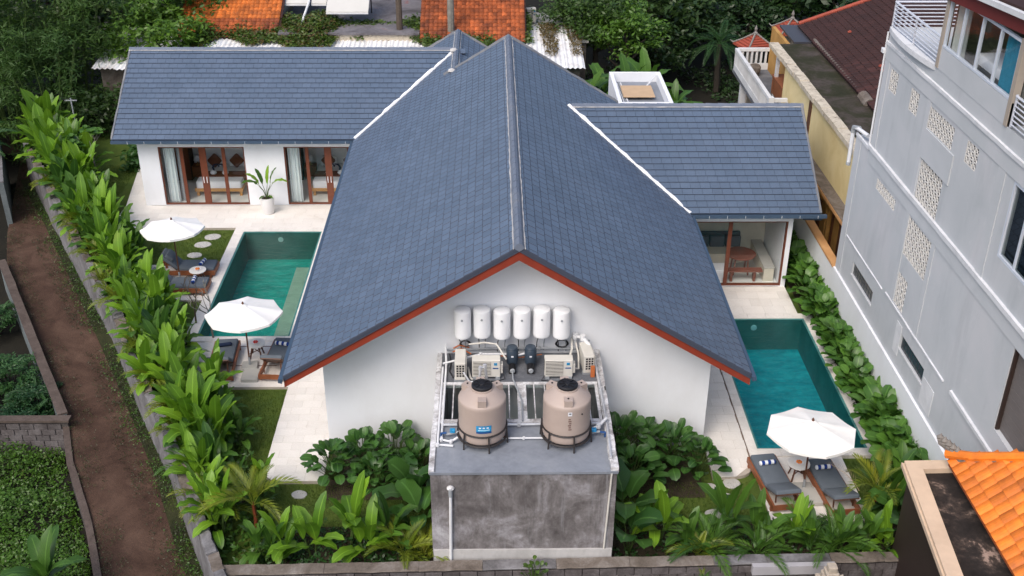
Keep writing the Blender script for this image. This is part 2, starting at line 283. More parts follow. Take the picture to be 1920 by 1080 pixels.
# ------------------------------------------------------------------ mesh builder
class MB:
    def __init__(s): s.v=[]; s.f=[]; s.mi=[]; s.uv={}; s.cur=0; s.tone=None
    def add(s,vs,fs):
        o=len(s.v); s.v+= [tuple(v) for v in vs]
        for f in fs: s.f.append(tuple(i+o for i in f)); s.mi.append(s.cur)
        return s
    def box(s,x0,x1,y0,y1,z0,z1):
        return s.add([(x0,y0,z0),(x1,y0,z0),(x1,y1,z0),(x0,y1,z0),(x0,y0,z1),(x1,y0,z1),(x1,y1,z1),(x0,y1,z1)],
          [(0,3,2,1),(4,5,6,7),(0,1,5,4),(1,2,6,5),(2,3,7,6),(3,0,4,7)])
    def obox(s,m,sx,sy,sz,bev=0):
        h=[(x*sx/2,y*sy/2,z*sz/2) for z in(-1,1) for y in(-1,1) for x in(-1,1)]
        return s.add([m@Vector(p) for p in h],[(0,2,3,1),(4,5,7,6),(0,1,5,4),(1,3,7,5),(3,2,6,7),(2,0,4,6)])
    def bar(s,a,b,wd,h=None,up=(0,0,1)):
        a=Vector(a);b=Vector(b);d=(b-a);L=d.length
        if L<1e-6: return s
        x=d/L; u=Vector(up)
        if abs(x.dot(u))>.98: u=Vector((0,1,0))
        y=u.cross(x).normalized(); z=x.cross(y)
        m=Matrix((x,y,z)).transposed().to_4x4(); m.translation=(a+b)/2
        return s.obox(m,L,wd,h or wd)
    def rbox(s,x0,x1,y0,y1,z0,z1,r=.03,n=3):
        # box with rounded vertical edges and a chamfered top
        def ring(ins,z):
            pts=[]
            for cx,cy,a0 in((x1-r,y1-r,0),(x0+r,y1-r,90),(x0+r,y0+r,180),(x1-r,y0+r,270)):
                for i in range(n+1):
                    a=R(a0+90*i/n); pts.append((cx+(r-ins)*math.cos(a),cy+(r-ins)*math.sin(a),z))
            return pts
        c=min(r*.6,(z1-z0)*.3); rs=[ring(0,z0),ring(0,z1-c),ring(c*.5,z1-c*.3),ring(c,z1)]
        return s.rings(rs,cap=True)
    def rings(s,rs,cap=True,close=True):
        n=len(rs[0]); vs=[p for r in rs for p in r]; fs=[]
        for j in range(len(rs)-1):
            for i in range(n if close else n-1):
                k=(i+1)%n; fs.append((j*n+i,j*n+k,(j+1)*n+k,(j+1)*n+i))
        if cap: fs.append(tuple(reversed(range(n)))); fs.append(tuple(range((len(rs)-1)*n,len(rs)*n)))
        return s.add(vs,fs)
    def tube(s,pts,r,n=6,cap=True):
        pts=[Vector(p) for p in pts]; rr=r if hasattr(r,'__len__') else [r]*len(pts); rs=[]; prev=None
        for i,p in enumerate(pts):
            d=(pts[min(i+1,len(pts)-1)]-pts[max(i-1,0)]).normalized()
            if prev is None:
                u=Vector((0,0,1)) if abs(d.z)<.9 else Vector((1,0,0)); x=u.cross(d).normalized()
            else: x=(prev-d*prev.dot(d)).normalized()
            prev=x; y=d.cross(x)
            rs.append([p+(x*math.cos(2*math.pi*k/n)+y*math.sin(2*math.pi*k/n))*rr[i] for k in range(n)])
        return s.rings(rs,cap)
    def lathe(s,prof,c=(0,0,0),n=24,cap=True):
        return s.rings([[(c[0]+r*math.cos(2*math.pi*k/n),c[1]+r*math.sin(2*math.pi*k/n),c[2]+z) for k in range(n)] for r,z in prof],cap)
    def prism(s,poly,z0,z1):
        n=len(poly)
        return s.rings([[(x,y,z0) for x,y in poly],[(x,y,z1) for x,y in poly]],True)
    def xprism(s,prof,x0,x1):   # profile in (y,z)
        return s.rings([[(x0,y,z) for y,z in prof],[(x1,y,z) for y,z in prof]],True)
    def yprism(s,prof,y0,y1):   # profile in (x,z)
        return s.rings([[(x,y0,z) for x,z in prof],[(x,y1,z) for x,z in prof]],True)
    def quad(s,a,b,c,d): return s.add([a,b,c,d],[(0,1,2,3)])
    def disc(s,c,r,n=24,ry=None):
        return s.add([(c[0]+r*math.cos(2*math.pi*k/n),c[1]+(ry or r)*math.sin(2*math.pi*k/n),c[2]) for k in range(n)],[tuple(range(n))])
    def mesh(s,name,mats,smooth=False,fix=True):
        me=bpy.data.meshes.new(name); me.from_pydata(s.v,[],s.f)
        for m in (mats if isinstance(mats,(list,tuple)) else [mats]): me.materials.append(MATS[m] if isinstance(m,str) else m)
        if any(s.mi): me.polygons.foreach_set('material_index',s.mi)
        if s.uv:
            uvl=me.uv_layers.new(name='UVMap')
            for li,l in enumerate(me.loops): uvl.data[li].uv=s.uv.get(l.vertex_index,(0,.5))
        if s.tone:
            at=me.attributes.new('tone','FLOAT','FACE'); at.data.foreach_set('value',s.tone)
        if fix:
            import bmesh
            b=bmesh.new(); b.from_mesh(me); bmesh.ops.recalc_face_normals(b,faces=b.faces); b.to_mesh(me); b.free()
        if smooth:
            me.polygons.foreach_set('use_smooth',[True]*len(me.polygons))
            try: me.set_sharp_from_angle(angle=R(38))
            except Exception: pass
        me.update(); return me
    def build(s,name,mats,parent=None,smooth=False,local=False,fix=True,**props):
        me=s.mesh(name,mats,smooth,fix); o=bpy.data.objects.new(name,me); COL.objects.link(o)
        if parent is not None:
            o.parent=parent
            if not local:
                off=Vector((0,0,0)); p=parent
                while p is not None: off+=p.location; p=p.parent
                me.transform(Matrix.Translation(-off))
        for k,v in props.items(): o[k]=v
        return o
def thing(name,label,cat,loc=(0,0,0),rz=0,group=None):
    o=bpy.data.objects.new(name,None); COL.objects.link(o); o.location=loc; o.rotation_euler=(0,0,rz); o.empty_display_size=.2
    o['label']=label; o['category']=cat
    if group: o['group']=group
    return o
def tag(o,label,cat,group=None):
    o['label']=label; o['category']=cat
    if group: o['group']=group
    return o
KIDS={}
def inst(name,me,parent,mat_=None,loc=None):
    o=bpy.data.objects.new(name,me); COL.objects.link(o); o.parent=parent
    if mat_ is not None: o.matrix_local=mat_
    if loc is not None: o.location=loc
    return o
def copy_tree(o,parent=None,label=None,group=None,kids=None):
    c=o.copy(); COL.objects.link(c); c.parent=parent
    if label: c['label']=label
    if group: c['group']=group
    for ch in o.children: copy_tree(ch,c)
    return c
def T(x,y,z): return Matrix.Translation((x,y,z))
def RX(a): return Matrix.Rotation(a,4,'X')
def RY(a): return Matrix.Rotation(a,4,'Y')
def RZ(a): return Matrix.Rotation(a,4,'Z')
def at_ground(mb,x,y,z): pass
# ------------------------------------------------------------------ ground, alley, garden
# ground left of the alley lies lower
WALL=[(-5.75,17.6),(-6.22,18.56),(-7.48,21.26),(-8.99,24.43),(-10.40,27.02),(-12.41,31.14),(-14.38,34.58),(-17.84,40.71),(-20.3,45.2)]
def offs(line,d):
    out=[]
    for i,p in enumerate(line):
        a=Vector(line[max(i-1,0)]); b=Vector(line[min(i+1,len(line)-1)]); t=(b-a).normalized(); n=Vector((t.y,-t.x))
        out.append((p[0]+n.x*d,p[1]+n.y*d))
    return out
def along(line,s):
    for i in range(len(line)-1):
        a=Vector(line[i]);b=Vector(line[i+1]);L=(b-a).length
        if s<=L or i==len(line)-2: t=(b-a)/L; return a+t*s,t
        s-=L
def length(line): return sum((Vector(line[i+1])-Vector(line[i])).length for i in range(len(line)-1))
INNER=offs(WALL,.27)
GL=[(-4,-150),(-6,8),(-8.6,17.6),(-9.55,20.3),(-10.45,22.4),(-11.8,25.0),(-12.55,26.9),(-15.1,31.4),(-18.15,36.8),(-19.2,39.6),(-20.9,45.2),(-21.8,48.2)]
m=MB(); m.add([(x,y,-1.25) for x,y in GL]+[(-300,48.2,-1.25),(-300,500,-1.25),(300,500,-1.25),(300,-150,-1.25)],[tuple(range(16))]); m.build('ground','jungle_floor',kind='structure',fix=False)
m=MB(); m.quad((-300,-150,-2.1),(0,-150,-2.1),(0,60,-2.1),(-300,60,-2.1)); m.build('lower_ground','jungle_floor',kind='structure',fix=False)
LEFTL=[(-8.6,17.6),(-9.55,20.3),(-10.45,22.4),(-11.8,25.0),(-12.55,26.9),(-15.1,31.4),(-18.15,36.8),(-19.2,39.6),(-20.9,45.2),(-21.8,48.2)]
def strip(mb,A,B,z,nx=6,amp=0):
    # sheet between two polylines resampled
    n=60; la,lb=length(A),length(B); vs=[];
    for i in range(n+1):
        a,_=along(A,la*i/n*.9999); b,_=along(B,lb*i/n*.9999)
        for j in range(nx+1):
            p=a.lerp(b,j/nx); u=j/nx
            dz=amp*(-.5*math.exp(-((u-.3)/.12)**2)-.5*math.exp(-((u-.7)/.12)**2)+.25*math.sin(i*1.3+j)*.3)
            vs.append((p.x,p.y,z+dz))
    fs=[(i*(nx+1)+j,i*(nx+1)+j+1,(i+1)*(nx+1)+j+1,(i+1)*(nx+1)+j) for i in range(n) for j in range(nx)]
    mb.add(vs,fs)
AV=offs(WALL,-.36); stops_mat('moss_verge',[(.3,(.016,.016,.007)),(.5,(.028,.032,.010)),(.66,(.040,.040,.014)),(.8,(.05,.036,.024))],2.2,.95,fine=12,bump=.8)
m=MB(); strip(m,[(p[0]+.10*math.sin(i*2.1),p[1]) for i,p in enumerate(AV)],WALL,-1.165,3,.02); m.build('alley_verge','moss_verge',smooth=True,kind='structure')
m=MB(); strip(m,LEFTL,WALL+[(-20.6,48.2)],-1.2,14,.04); m.build('alley_road','alley_earth',smooth=True,kind='structure')
m=MB(); m.add([(-60,48.2,-1.21),(-16,48.2,-1.21),(-16,51.4,-1.21),(-60,51.4,-1.21)],[(0,1,2,3)]); m.build('back_path','alley_earth',kind='structure')
# garden lawn sheets
m=MB(); z=-.1
yi=next(along(INNER,k*.05)[0].y for k in range(2000) if along(INNER,k*.05)[0].x<-9.3)
A=[p for p in INNER if p[0]<-9.3]; B=[p for p in INNER if p[0]>=-9.3 and p[1]>19]
def poly(mb,pts,z): mb.add([(x,y,z) for x,y in pts],[tuple(range(len(pts)))])
poly(m,[(-9.3,48),(-9.3,yi)]+A+[(-20,48)],z)
poly(m,[(-4.3,19.0),(-4.3,29.75),(-9.3,29.75),(-9.3,yi)]+B[::-1]+[(-6.0,19.0)],z)
poly(m,[(-9.3,37.35),(-4.3,37.35),(-4.3,48),(-9.3,48)],z); poly(m,[(-6.38,29.75),(-4.3,29.75),(-4.3,37.35),(-6.38,37.35)],z)
poly(m,[(-4.3,19.0),(5.7,19.0),(5.7,26),(-4.3,26)],z)
poly(m,[(5.7,19.0),(11,19.0),(11,23.8),(5.7,23.8)],z); poly(m,[(5.7,23.8),(7.1,23.8),(7.1,33),(5.7,33)],z); poly(m,[(10.1,23.8),(11,23.8),(11,40),(10.1,40)],z); poly(m,[(7.1,30.75),(10.1,30.75),(10.1,33),(7.1,33)],z)
m.build('lawn','lawn',kind='structure',fix=False)
m=MB()
I2=offs(WALL,1.55); k=[i for i,p in enumerate(INNER) if 19<p[1]<46]
for a,b in zip(k[:-1],k[1:]): m.add([(*INNER[a],-.094),(*I2[a],-.094),(*I2[b],-.094),(*INNER[b],-.094)],[(0,1,2,3)])
for q in ([(-5.5,19.1),(-1.4,19.1),(-1.4,20.9),(-5.0,20.9)],[(2.75,19.1),(10.95,19.1),(10.95,20.9),(2.75,20.9)],[(-4.3,21.9),(-1.4,21.9),(-1.4,24.05),(-4.3,24.05)],[(2.75,21.9),(5.4,21.9),(5.4,24.05),(2.75,24.05)],[(10.42,20.9),(10.95,20.9),(10.95,36),(10.2,36),(10.2,31.2),(10.42,31)]): poly(m,q,-.092)
m.build('planting_bed','soil',kind='structure')

# ------------------------------------------------------------------ paving (slabs are pieces)
def clip(poly_,cp):
    out=list(poly_)
    for i in range(len(cp)):
        a=cp[i]; b=cp[(i+1)%len(cp)]; inp=out; out=[]
        f=lambda p:(b[0]-a[0])*(p[1]-a[1])-(b[1]-a[1])*(p[0]-a[0])
        for j in range(len(inp)):
            p=inp[j]; q=inp[(j+1)%len(inp)]; fp,fq=f(p),f(q)
            if fp>=0: out.append(p)
            if (fp>=0)!=(fq>=0):
                t=fp/(fp-fq); out.append((p[0]+(q[0]-p[0])*t,p[1]+(q[1]-p[1])*t))
        if len(out)<3: return []
    return out
def area(p): return abs(sum(p[i][0]*p[(i+1)%len(p)][1]-p[(i+1)%len(p)][0]*p[i][1] for i in range(len(p))))/2
def arc(cx,cy,r,a0,a1,n=6): return [(cx+r*math.cos(R(a0+(a1-a0)*i/n)),cy+r*math.sin(R(a0+(a1-a0)*i/n))) for i in range(n+1)]
NSLAB=[0]
def paving(name,poly_,z,sx,sy,mat_='limestone',vertical=False,thick=.22,g=.005,keep=True):
    base=MB(); base.prism(poly_,z-thick,z-.008); o=base.build(name,'joint_dark',kind='structure')
    xs=[p[0] for p in poly_]; ys=[p[1] for p in poly_]; rest=MB()
    r=0; y=min(ys)
    while y<max(ys):
        x=min(xs)-(sx/2 if r%2 else 0)
        while x<max(xs):
            q=clip([(x+g/2,y+g/2),(x+sx-g/2,y+g/2),(x+sx-g/2,y+sy-g/2),(x+g/2,y+sy-g/2)],poly_)
            if q and area(q)>.012:
                zz=z+random.uniform(-.0012,.0012); mm=MB(); mm.prism(q,z-.03,zz)
                if NSLAB[0]<300 and keep: mm.build('paving_slab',mat_,o); NSLAB[0]+=1
                else: rest.prism(q,z-.03,zz)
            x+=sx
        y+=sy; r+=1
    if rest.v: rest.build('paving_slabs',mat_,o,kind='stuff')
    return o
paving('terrace',[(-5.97,29.7)]+arc(-5.47,23.06,.5,180,270)+[(-4.38,22.56),(-4.38,29.7)],0,.55,.33)
paving('terrace',[(-14.35,37.66),(-4.38,37.66),(-4.38,39.7),(-14.35,39.7)],0,.75,.42)
paving('terrace',[(-14.9,43.4),(-14.35,39.7),(-13.54,39.7),(-13.54,43.4)],0,.7,.5)
paving('terrace',[(5.70,22.6),(6.3,22.62)]+arc(6.32,23.14,.5,-90,0)+[(6.81,33.0),(5.70,33.0)],0,.55,.40)
paving('terrace',[(6.83,31.05),(9.98,31.05),(9.98,32.9),(6.83,32.9)],0,.7,.5)
paving('sunbathing_deck',[(-9.28,26.92),(-5.98,26.92),(-5.98,29.46),(-9.28,29.46)],-.01,.62,.5)
for yy in(29.15,28.05):
    m=MB(); m.box(-7.9,-6.5,yy,yy+.03,-.03,-.003); m.build('drain_slot','teak_dark',kind='structure')
paving('sunbathing_deck',[(6.85,20.9),(9.3,20.9),(9.3,23.48),(6.85,23.48)],-.03,.62,.5)
paving('sunbathing_deck',[(-12.6,32.15),(-9.67,32.15),(-9.67,34.7),(-12.2,34.7)],-.03,.62,.5)
m=MB(); m.prism([(-6.09,29.76),(-4.38,29.76),(-4.38,37.64),(-6.09,37.64)],-.3,-.001); m.build('pool_side_paving','limestone',kind='structure')
m=MB(); m.box(6.812,6.845,23.5,31.04,-.2,-.012); m.build('drain_slot','teak_dark',kind='structure')
# ------------------------------------------------------------------ pools
def pool(label,x0,x1,y0,y1,floor,water_,step,bench,copings,lab):
    t=thing('swimming_pool',lab,'swimming pool',((x0+x1)/2,(y0+y1)/2,-.3)); zf=-1.16; e=.06
    b=MB(); b.box(x0+.002,x1-.002,y0+.002,y1-.002,zf-.05,zf); b.build('pool_floor',floor,t)
    b=MB(); b.box(x0,x0+e,y0,y1,zf,-.02); b.box(x1-e,x1,y0,y1,zf,-.02); b.box(x0+e,x1-e,y0,y0+e,zf,-.02); b.box(x0+e,x1-e,y1-e,y1,zf,-.02); b.build('pool_wall','pool_wall',t)
    if step: b=MB(); b.box(*step,zf+.002,-.26); b.build('step','pool_step',t)
    if bench: b=MB(); b.box(*bench,zf+.002,-.62); b.build('bench',floor,t)
    for (a0,a1,c0,c1) in copings:
        L=max(a1-a0,c1-c0); n=max(1,round(L/.6))
        for i in range(n):
            k=MB(); g=.003
            if a1-a0>c1-c0: k.box(a0+L*i/n+g,a0+L*(i+1)/n-g,c0,c1,-.12,random.uniform(.004,.007))
            else: k.box(a0,a1,c0+L*i/n+g,c0+L*(i+1)/n-g,-.12,random.uniform(.004,.007))
            k.build('coping_stone','limestone_coping',t)
    k=MB(); k.lathe([(.10,0),(.10,.02),(.05,.03)],n=14); lt=k.build('pool_light','heater_white',t,local=True)
    lt.matrix_basis=T((x0+x1)/2-t.location.x-.1,y1-e-t.location.y,-.32-t.location.z)@RX(R(90))
    wv=MB(); nx,ny=int((x1-x0)*14),int((y1-y0)*14); rip=(lambda x,y:.010*math.sin(15*math.hypot(x-7.75,y-26.9))*math.exp(-math.hypot(x-7.75,y-26.9)/.9)) if label=='R' else (lambda x,y:0); vs=[]
    wv.add([(x0+e+(x1-x0-2*e)*i/nx,y0+e+(y1-y0-2*e)*j/ny,-.04+.004*math.sin(i*.5+j*.3)*math.sin(j*.4)+rip(x0+(x1-x0)*i/nx,y0+(y1-y0)*j/ny)) for j in range(ny+1) for i in range(nx+1)],
       [(j*(nx+1)+i,j*(nx+1)+i+1,(j+1)*(nx+1)+i+1,(j+1)*(nx+1)+i) for j in range(ny) for i in range(nx)])
    wv.build('pool_water',water_,smooth=True,fix=False,kind='structure')
pool('L',-9.3,-6.38,29.75,37.35,'pool_floor','water_green',(-6.98,-6.44,29.82,34.9),(-9.24,-6.98,29.82,31.9),
  [(-9.65,-9.3,29.46,37.66),(-9.3,-6.1,37.35,37.66),(-9.3,-5.98,29.46,29.75),(-6.38,-6.1,29.75,37.35)],'green tiled swimming pool beside the left lawn with two parasols')
pool('R',7.1,10.1,23.8,30.75,'pool_floor_blue','water_blue',(7.16,7.6,30.0,30.69),None,
  [(6.85,7.1,23.48,31.04),(10.1,10.40,23.48,31.04),(7.1,10.1,23.48,23.8),(7.1,10.1,30.75,31.04)],'blue green swimming pool next to the leafy border of the grey building')

# ------------------------------------------------------------------ villa
villa=thing('villa','white villa with blue grey tiled gable roofs between two pools','villa',(.63,32,0))
EZ=2.9; SL=.6151; XR=.63; HW=5.83; ZR=EZ+SL*HW
XL=XR-HW; XRt=XR+HW; YN,YF=23.0,40.45
def roofz(x): return ZR-SL*abs(x-XR)
# gable walls (main block)
m=MB(); d=.16
m.yprism([(-4.4,-.3),(5.68,-.3),(5.68,roofz(5.68)-d),(XR,ZR-d),(-4.4,roofz(-4.4)-d)],24.1,24.32)
m.box(-4.4,-4.18,24.32,39.6,-.3,roofz(-4.4)-d-.05); m.box(5.46,5.68,24.32,39.9,-.3,roofz(5.68)-d-.05)
m.yprism([(-4.18,-.3),(5.46,-.3),(5.46,roofz(5.46)-d-.05),(XR,ZR-d-.05),(-4.18,roofz(-4.18)-d-.05)],39.68,39.9)
m.build('wall','white_wall',villa)
# left wing
def front_wall(x0,x1,y,t,zt,ops,zb=-.2):
    b=MB(); x=x0
    for (a,c,z0,z1) in ops:
        b.box(x,a,y,y+t,zb,zt); b.box(a,c,y,y+t,z1,zt); b.box(a,c,y,y+t,zb,z0); x=c
    if x<x1: b.box(x,x1,y,y+t,zb,zt)
    return b
D1=(-12.78,-9.50,.02,2.44); D2=(-7.99,-4.72,.02,2.44); D3=(6.3,9.83,.02,2.45)
b=front_wall(-13.55,-4.42,39.7,.2,2.80,[D1,D2],-.3); b.box(-13.55,-13.35,39.9,46.3,-.3,2.8); b.box(-13.35,-4.42,46.1,46.3,-.3,2.8)
b.xprism([(39.9,2.801),(46.1,2.801),(43.0,4.95)],-13.55,-13.35); b.build('wall','white_wall',villa)
b=MB(); b.box(-13.34,-4.42,42.85,42.95,.03,2.75); b.box(-9.0,-8.9,39.91,42.84,.03,2.75); b.box(-13.34,-4.42,39.91,45.6,2.75,2.79); b.build('room_wall','white_room',villa)
b=MB(); b.box(-13.34,-4.42,39.70,42.85,-.05,.015); b.build('room_floor','floor_tile',villa)
# right wing
b=front_wall(5.70,9.98,32.9,.2,2.84,[D3],-.3); b.box(9.78,9.98,33.1,39.7,-.3,2.84); b.box(5.70,9.78,39.5,39.7,-.3,2.84)
b.xprism([(33.1,2.841),(39.5,2.841),(36.3,4.98)],9.78,9.98); b.build('wall','white_wall',villa)
b=MB(); b.box(5.72,9.77,35.45,35.55,.03,2.75); b.box(5.72,9.77,33.11,35.44,2.75,2.79); b.box(5.72,5.78,33.11,35.44,.03,2.74); b.build('room_wall','stone_tile',villa)
b=MB(); b.box(5.72,9.77,32.9,35.44,-.05,.015); b.build('room_floor','floor_tile',villa)
# sliding doors
def sliding(x0,x1,y,z0,z1,splits,wide=()):
    d=thing_part('sliding_door',villa,((x0+x1)/2,y,z0)); fw=.05
    b=MB(); b.box(x0,x1,y-.03,y+.08,z1-fw,z1-.002); b.box(x0,x1,y-.03,y+.08,z0+.001,z0+fw); b.box(x0+.001,x0+fw,y-.03,y+.08,z0+fw,z1-fw); b.box(x1-fw,x1-.001,y-.03,y+.08,z0+fw,z1-fw)
    b.build('frame','wood_frame',d)
    for i,s in enumerate(splits):
        wd=.26 if i in wide else .13
        b=MB(); b.box(s-wd/2,s+wd/2,y-.01,y+.05,z0+fw,z1-fw); b.build('door_stile','wood_frame',d)
    e=[x0+fw]+list(splits)+[x1-fw]
    for i in range(len(e)-1):
        b=MB(); yy=y+.02+(.025 if i%2 else 0); b.quad((e[i],yy,z0+fw),(e[i+1],yy,z0+fw),(e[i+1],yy,z1-fw),(e[i],yy,z1-fw)); b.build('pane','glass',d)
    return d
def thing_part(name,parent,loc):
    o=bpy.data.objects.new(name,None); COL.objects.link(o); o.parent=parent
    off=Vector((0,0,0)); p=parent
    while p is not None: off+=p.location; p=p.parent
    o.location=Vector(loc)-off; return o
s1=sliding(D1[0],D1[1],39.76,D1[2],D1[3],[-11.92,-11.12+.0,-10.32],(1,))
s2=sliding(D2[0],D2[1],39.76,D2[2],D2[3],[-7.12,-6.32,-5.5],(1,))
s3=sliding(D3[0],D3[1],32.96,D3[2],D3[3],[7.93],())
for s_,x in ((s1,-11.06),(s1,-11.18),(s2,-6.38),(s2,-6.26)):
    b=MB(); b.box(x-.012,x+.012,39.70,39.74,.95,1.2); b.build('handle','heater_white',s_)

# roofs: slopes as a plane frame (origin at eave, u along eave, v up the slope)
def slope(o,u,v): return Vector(o),Vector(u).normalized(),Vector(v).normalized()
cs,sn=1/math.hypot(1,SL),SL/math.hypot(1,SL)
LEN=HW*math.hypot(1,SL)
WH=3.82; WLEN=WH*math.hypot(1,SL); ZW=EZ+SL*WH
decks=[]
def deck(name,pts,thick=.10):
    b=MB(); n=len(pts); b.rings([[(x,y,z-thick-.03) for x,y,z in pts],[(x,y,z-.03) for x,y,z in pts]],True); return b.build(name,'slate_edge',villa)
main_l=[(XL,YN,EZ),(XL,40.45,EZ),(XR,40.45,ZR),(XR,YN,ZR)]
mainL=deck('main_roof',main_l); mainR=deck('main_roof',[(XRt,YN,EZ),(XR,YN,ZR),(XR,YF,ZR),(XRt,YF,EZ)])
X2=-1.40; Z2=EZ+SL*(X2-XL)
deck('rear_roof',[(XL+.6,40.46,EZ+SL*.6),(XL+.6,45.7,EZ+SL*.6),(X2,45.7,Z2),(X2,40.46,Z2)]); deck('rear_roof',[(X2,40.46,Z2),(X2,45.7,Z2),(X2+4.2,45.7,Z2-SL*4.2),(X2+4.2,40.46,Z2-SL*4.2)])
LY=39.2; RYe=32.5
deck('wing_roof',[(-14.28,LY,EZ),(-2.5,LY,EZ),(-1.3,LY+WH,ZW),(-14.28,LY+WH,ZW)]); deck('wing_roof',[(-14.28,LY+WH,ZW),(-1.3,LY+WH,ZW),(-1.3,LY+2*WH,EZ),(-14.28,LY+2*WH,EZ)])
deck('wing_roof',[(10.72,RYe,EZ),(10.72,RYe+WH,ZW),(2.4,RYe+WH,ZW),(3.9,RYe,EZ)]); deck('wing_roof',[(10.72,RYe+WH,ZW),(10.72,RYe+2*WH,EZ),(3.5,RYe+2*WH,EZ),(2.4,RYe+WH,ZW)])
TILES=[]
def tiles(o,u,v,ulen,vlen,umin,umax,ex=.262,wd=.33,tag_=''):
    o=Vector(o); u=Vector(u); v=Vector(v).normalized(); nn=u.cross(v)
    if nn.z<0: nn=-nn
    n=math.ceil(vlen/ex); ex=vlen/n
    for r in range(n):
        v0=r*ex; a,b=umin(v0+ex*.3),umax(v0+ex*.3); k=-(wd/2 if r%2 else 0)
        x=a+k
        while x<b:
            x0,x1=max(x,a),min(x+wd,b)
            if x1-x0>.05: TILES.append((o,u,v,nn,x0,x1,v0,ex,abs(x1-x0-wd)<.001))
            x+=wd
def tile_matrix(t):
    o,u,v,nn,x0,x1,v0,ex,full=t
    tl=ex*1.12; tilt=R(2.6 if abs(u.x)<.5 else 6.5)
    vv=(v*math.cos(tilt)-nn*math.sin(tilt)); n2=(nn*math.cos(tilt)+v*math.sin(tilt))
    m=Matrix((u,vv,n2)).transposed().to_4x4(); m.translation=o+u*((x0+x1)/2)+v*(v0-.01)+nn*(.004+random.uniform(0,.004)); return m,tl
TH=.026
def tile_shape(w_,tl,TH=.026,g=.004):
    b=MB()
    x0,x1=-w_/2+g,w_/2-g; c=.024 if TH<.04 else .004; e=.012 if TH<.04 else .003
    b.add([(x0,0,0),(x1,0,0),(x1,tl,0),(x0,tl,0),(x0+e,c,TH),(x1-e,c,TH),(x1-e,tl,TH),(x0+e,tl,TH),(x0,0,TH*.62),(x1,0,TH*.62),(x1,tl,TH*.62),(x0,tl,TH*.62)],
      [(4,5,6,7),(0,1,9,8),(8,9,5,4),(9,10,6,5),(11,8,4,7),(1,2,10,9),(3,0,8,11)]); b.mi=[0,1,1,1,1,1,1]; return b  # edge strips coloured dark: joint dirt and mortar plus painted-in joint shadow
# main left / right, rear, wings
tiles((XL,YN,EZ),(0,1,0),(cs,0,sn),0,LEN,lambda v:0,lambda v:22.7 if v<4.5 else 17.45)
tiles((XRt,YN,EZ),(0,1,0),(-cs,0,sn),0,LEN,lambda v:0,lambda v:17.45)
tiles((X2+4.2,40.46,Z2-SL*4.2),(0,1,0),(-cs,0,sn),0,4.2*math.hypot(1,SL),lambda v:0,lambda v:5.24)
tiles((-14.28,LY,EZ),(1,0,0),(0,cs,sn),0,WLEN,lambda v:0,lambda v:9.5+v*.87)
tiles((-14.28,LY+2*WH,EZ),(1,0,0),(0,-cs,sn),0,WLEN,lambda v:0,lambda v:9.5+v*.87)
tiles((2.4,RYe,EZ),(1,0,0),(0,cs,sn),0,WLEN,lambda v:3.75-v*.87,lambda v:8.32)
tiles((2.4,RYe+2*WH,EZ),(1,0,0),(0,-cs,sn),0,WLEN,lambda v:3.75-v*.87,lambda v:8.32)
order=sorted((i for i,t in enumerate(TILES) if t[8] and t[4]<17),key=lambda i:(tile_matrix(TILES[i])[0].translation-Vector((0,0,18))).length)[:300]
single=set(order); big=MB(); big.tone=[]; shp={}
for i,t in enumerate(TILES):
    mt,tl=tile_matrix(t); w_=t[5]-t[4]; wing=abs(t[1].x)>.5
    if i in single:
        key=round(tl,3)
        if key not in shp:
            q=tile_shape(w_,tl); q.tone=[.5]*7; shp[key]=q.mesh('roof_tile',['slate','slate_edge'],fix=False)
        o=bpy.data.objects.new('tile',shp[key]); COL.objects.link(o)
        par=mainL if t[2].x>0 else mainR
        o.parent=par; off=par.location+villa.location; mm=mt.copy(); mm.translation=mt.translation-off; o.matrix_basis=mm
    else:
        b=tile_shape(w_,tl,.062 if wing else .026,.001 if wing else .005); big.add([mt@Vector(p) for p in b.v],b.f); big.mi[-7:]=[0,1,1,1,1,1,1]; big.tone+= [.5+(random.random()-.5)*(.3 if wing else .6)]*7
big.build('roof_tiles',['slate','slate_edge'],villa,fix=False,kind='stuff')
# ridge caps with mortar lines
simple('ridge_slate',(.125,.152,.205),.65,.1,3,dirt=(.24,.25,.27),dirt_amt=.3)
def ridge(a,b,name='ridge_tile',r=.125,mort=True,drop=.085):
    a=Vector(a);b=Vector(b);L=(b-a).length;d=(b-a)/L; n=round(L/.42); s_=d.cross(Vector((0,0,1))).normalized()
    for i in range(n):
        p=a+d*(L*i/n); q=a+d*(L*(i+1)/n+.02); k=MB(); rr=[]
        for P,h in((p,.035),(q,.02)):
            rr.append([P+s_*(-r)+Vector((0,0,-drop+h)),P+s_*(-r*.55)+Vector((0,0,.01+h)),P+Vector((0,0,.055+h)),P+s_*(r*.55)+Vector((0,0,.01+h)),P+s_*r+Vector((0,0,-drop+h)),P+Vector((0,0,-drop-.05))])
        k.rings(rr,True); k.build(name,'ridge_slate',villa)
    if mort:
        for sg in(-1,1):
            n2=int(L/.22); pts=[];rd=[]
            for i in range(n2+1):
                pts.append(a+d*(L*i/n2)+s_*sg*(r+.012+random.uniform(-.008,.008))+Vector((0,0,-drop+(.022 if abs(d.y)>.5 else .075)))); rd.append(random.uniform(.008,.024))
            MB().tube(pts,rd,5).build('mortar_line','mortar',villa)
ridge((XR,YN-.02,ZR+.02),(XR,YF+.04,ZR+.02)); ridge((X2,40.4,Z2+.02),(X2,45.75,Z2+.02))
ridge((-14.32,LY+WH,ZW+.02),(X2-.15,LY+WH,ZW+.02)); ridge((2.75,RYe+WH,ZW+.02),(10.76,RYe+WH,ZW+.02))
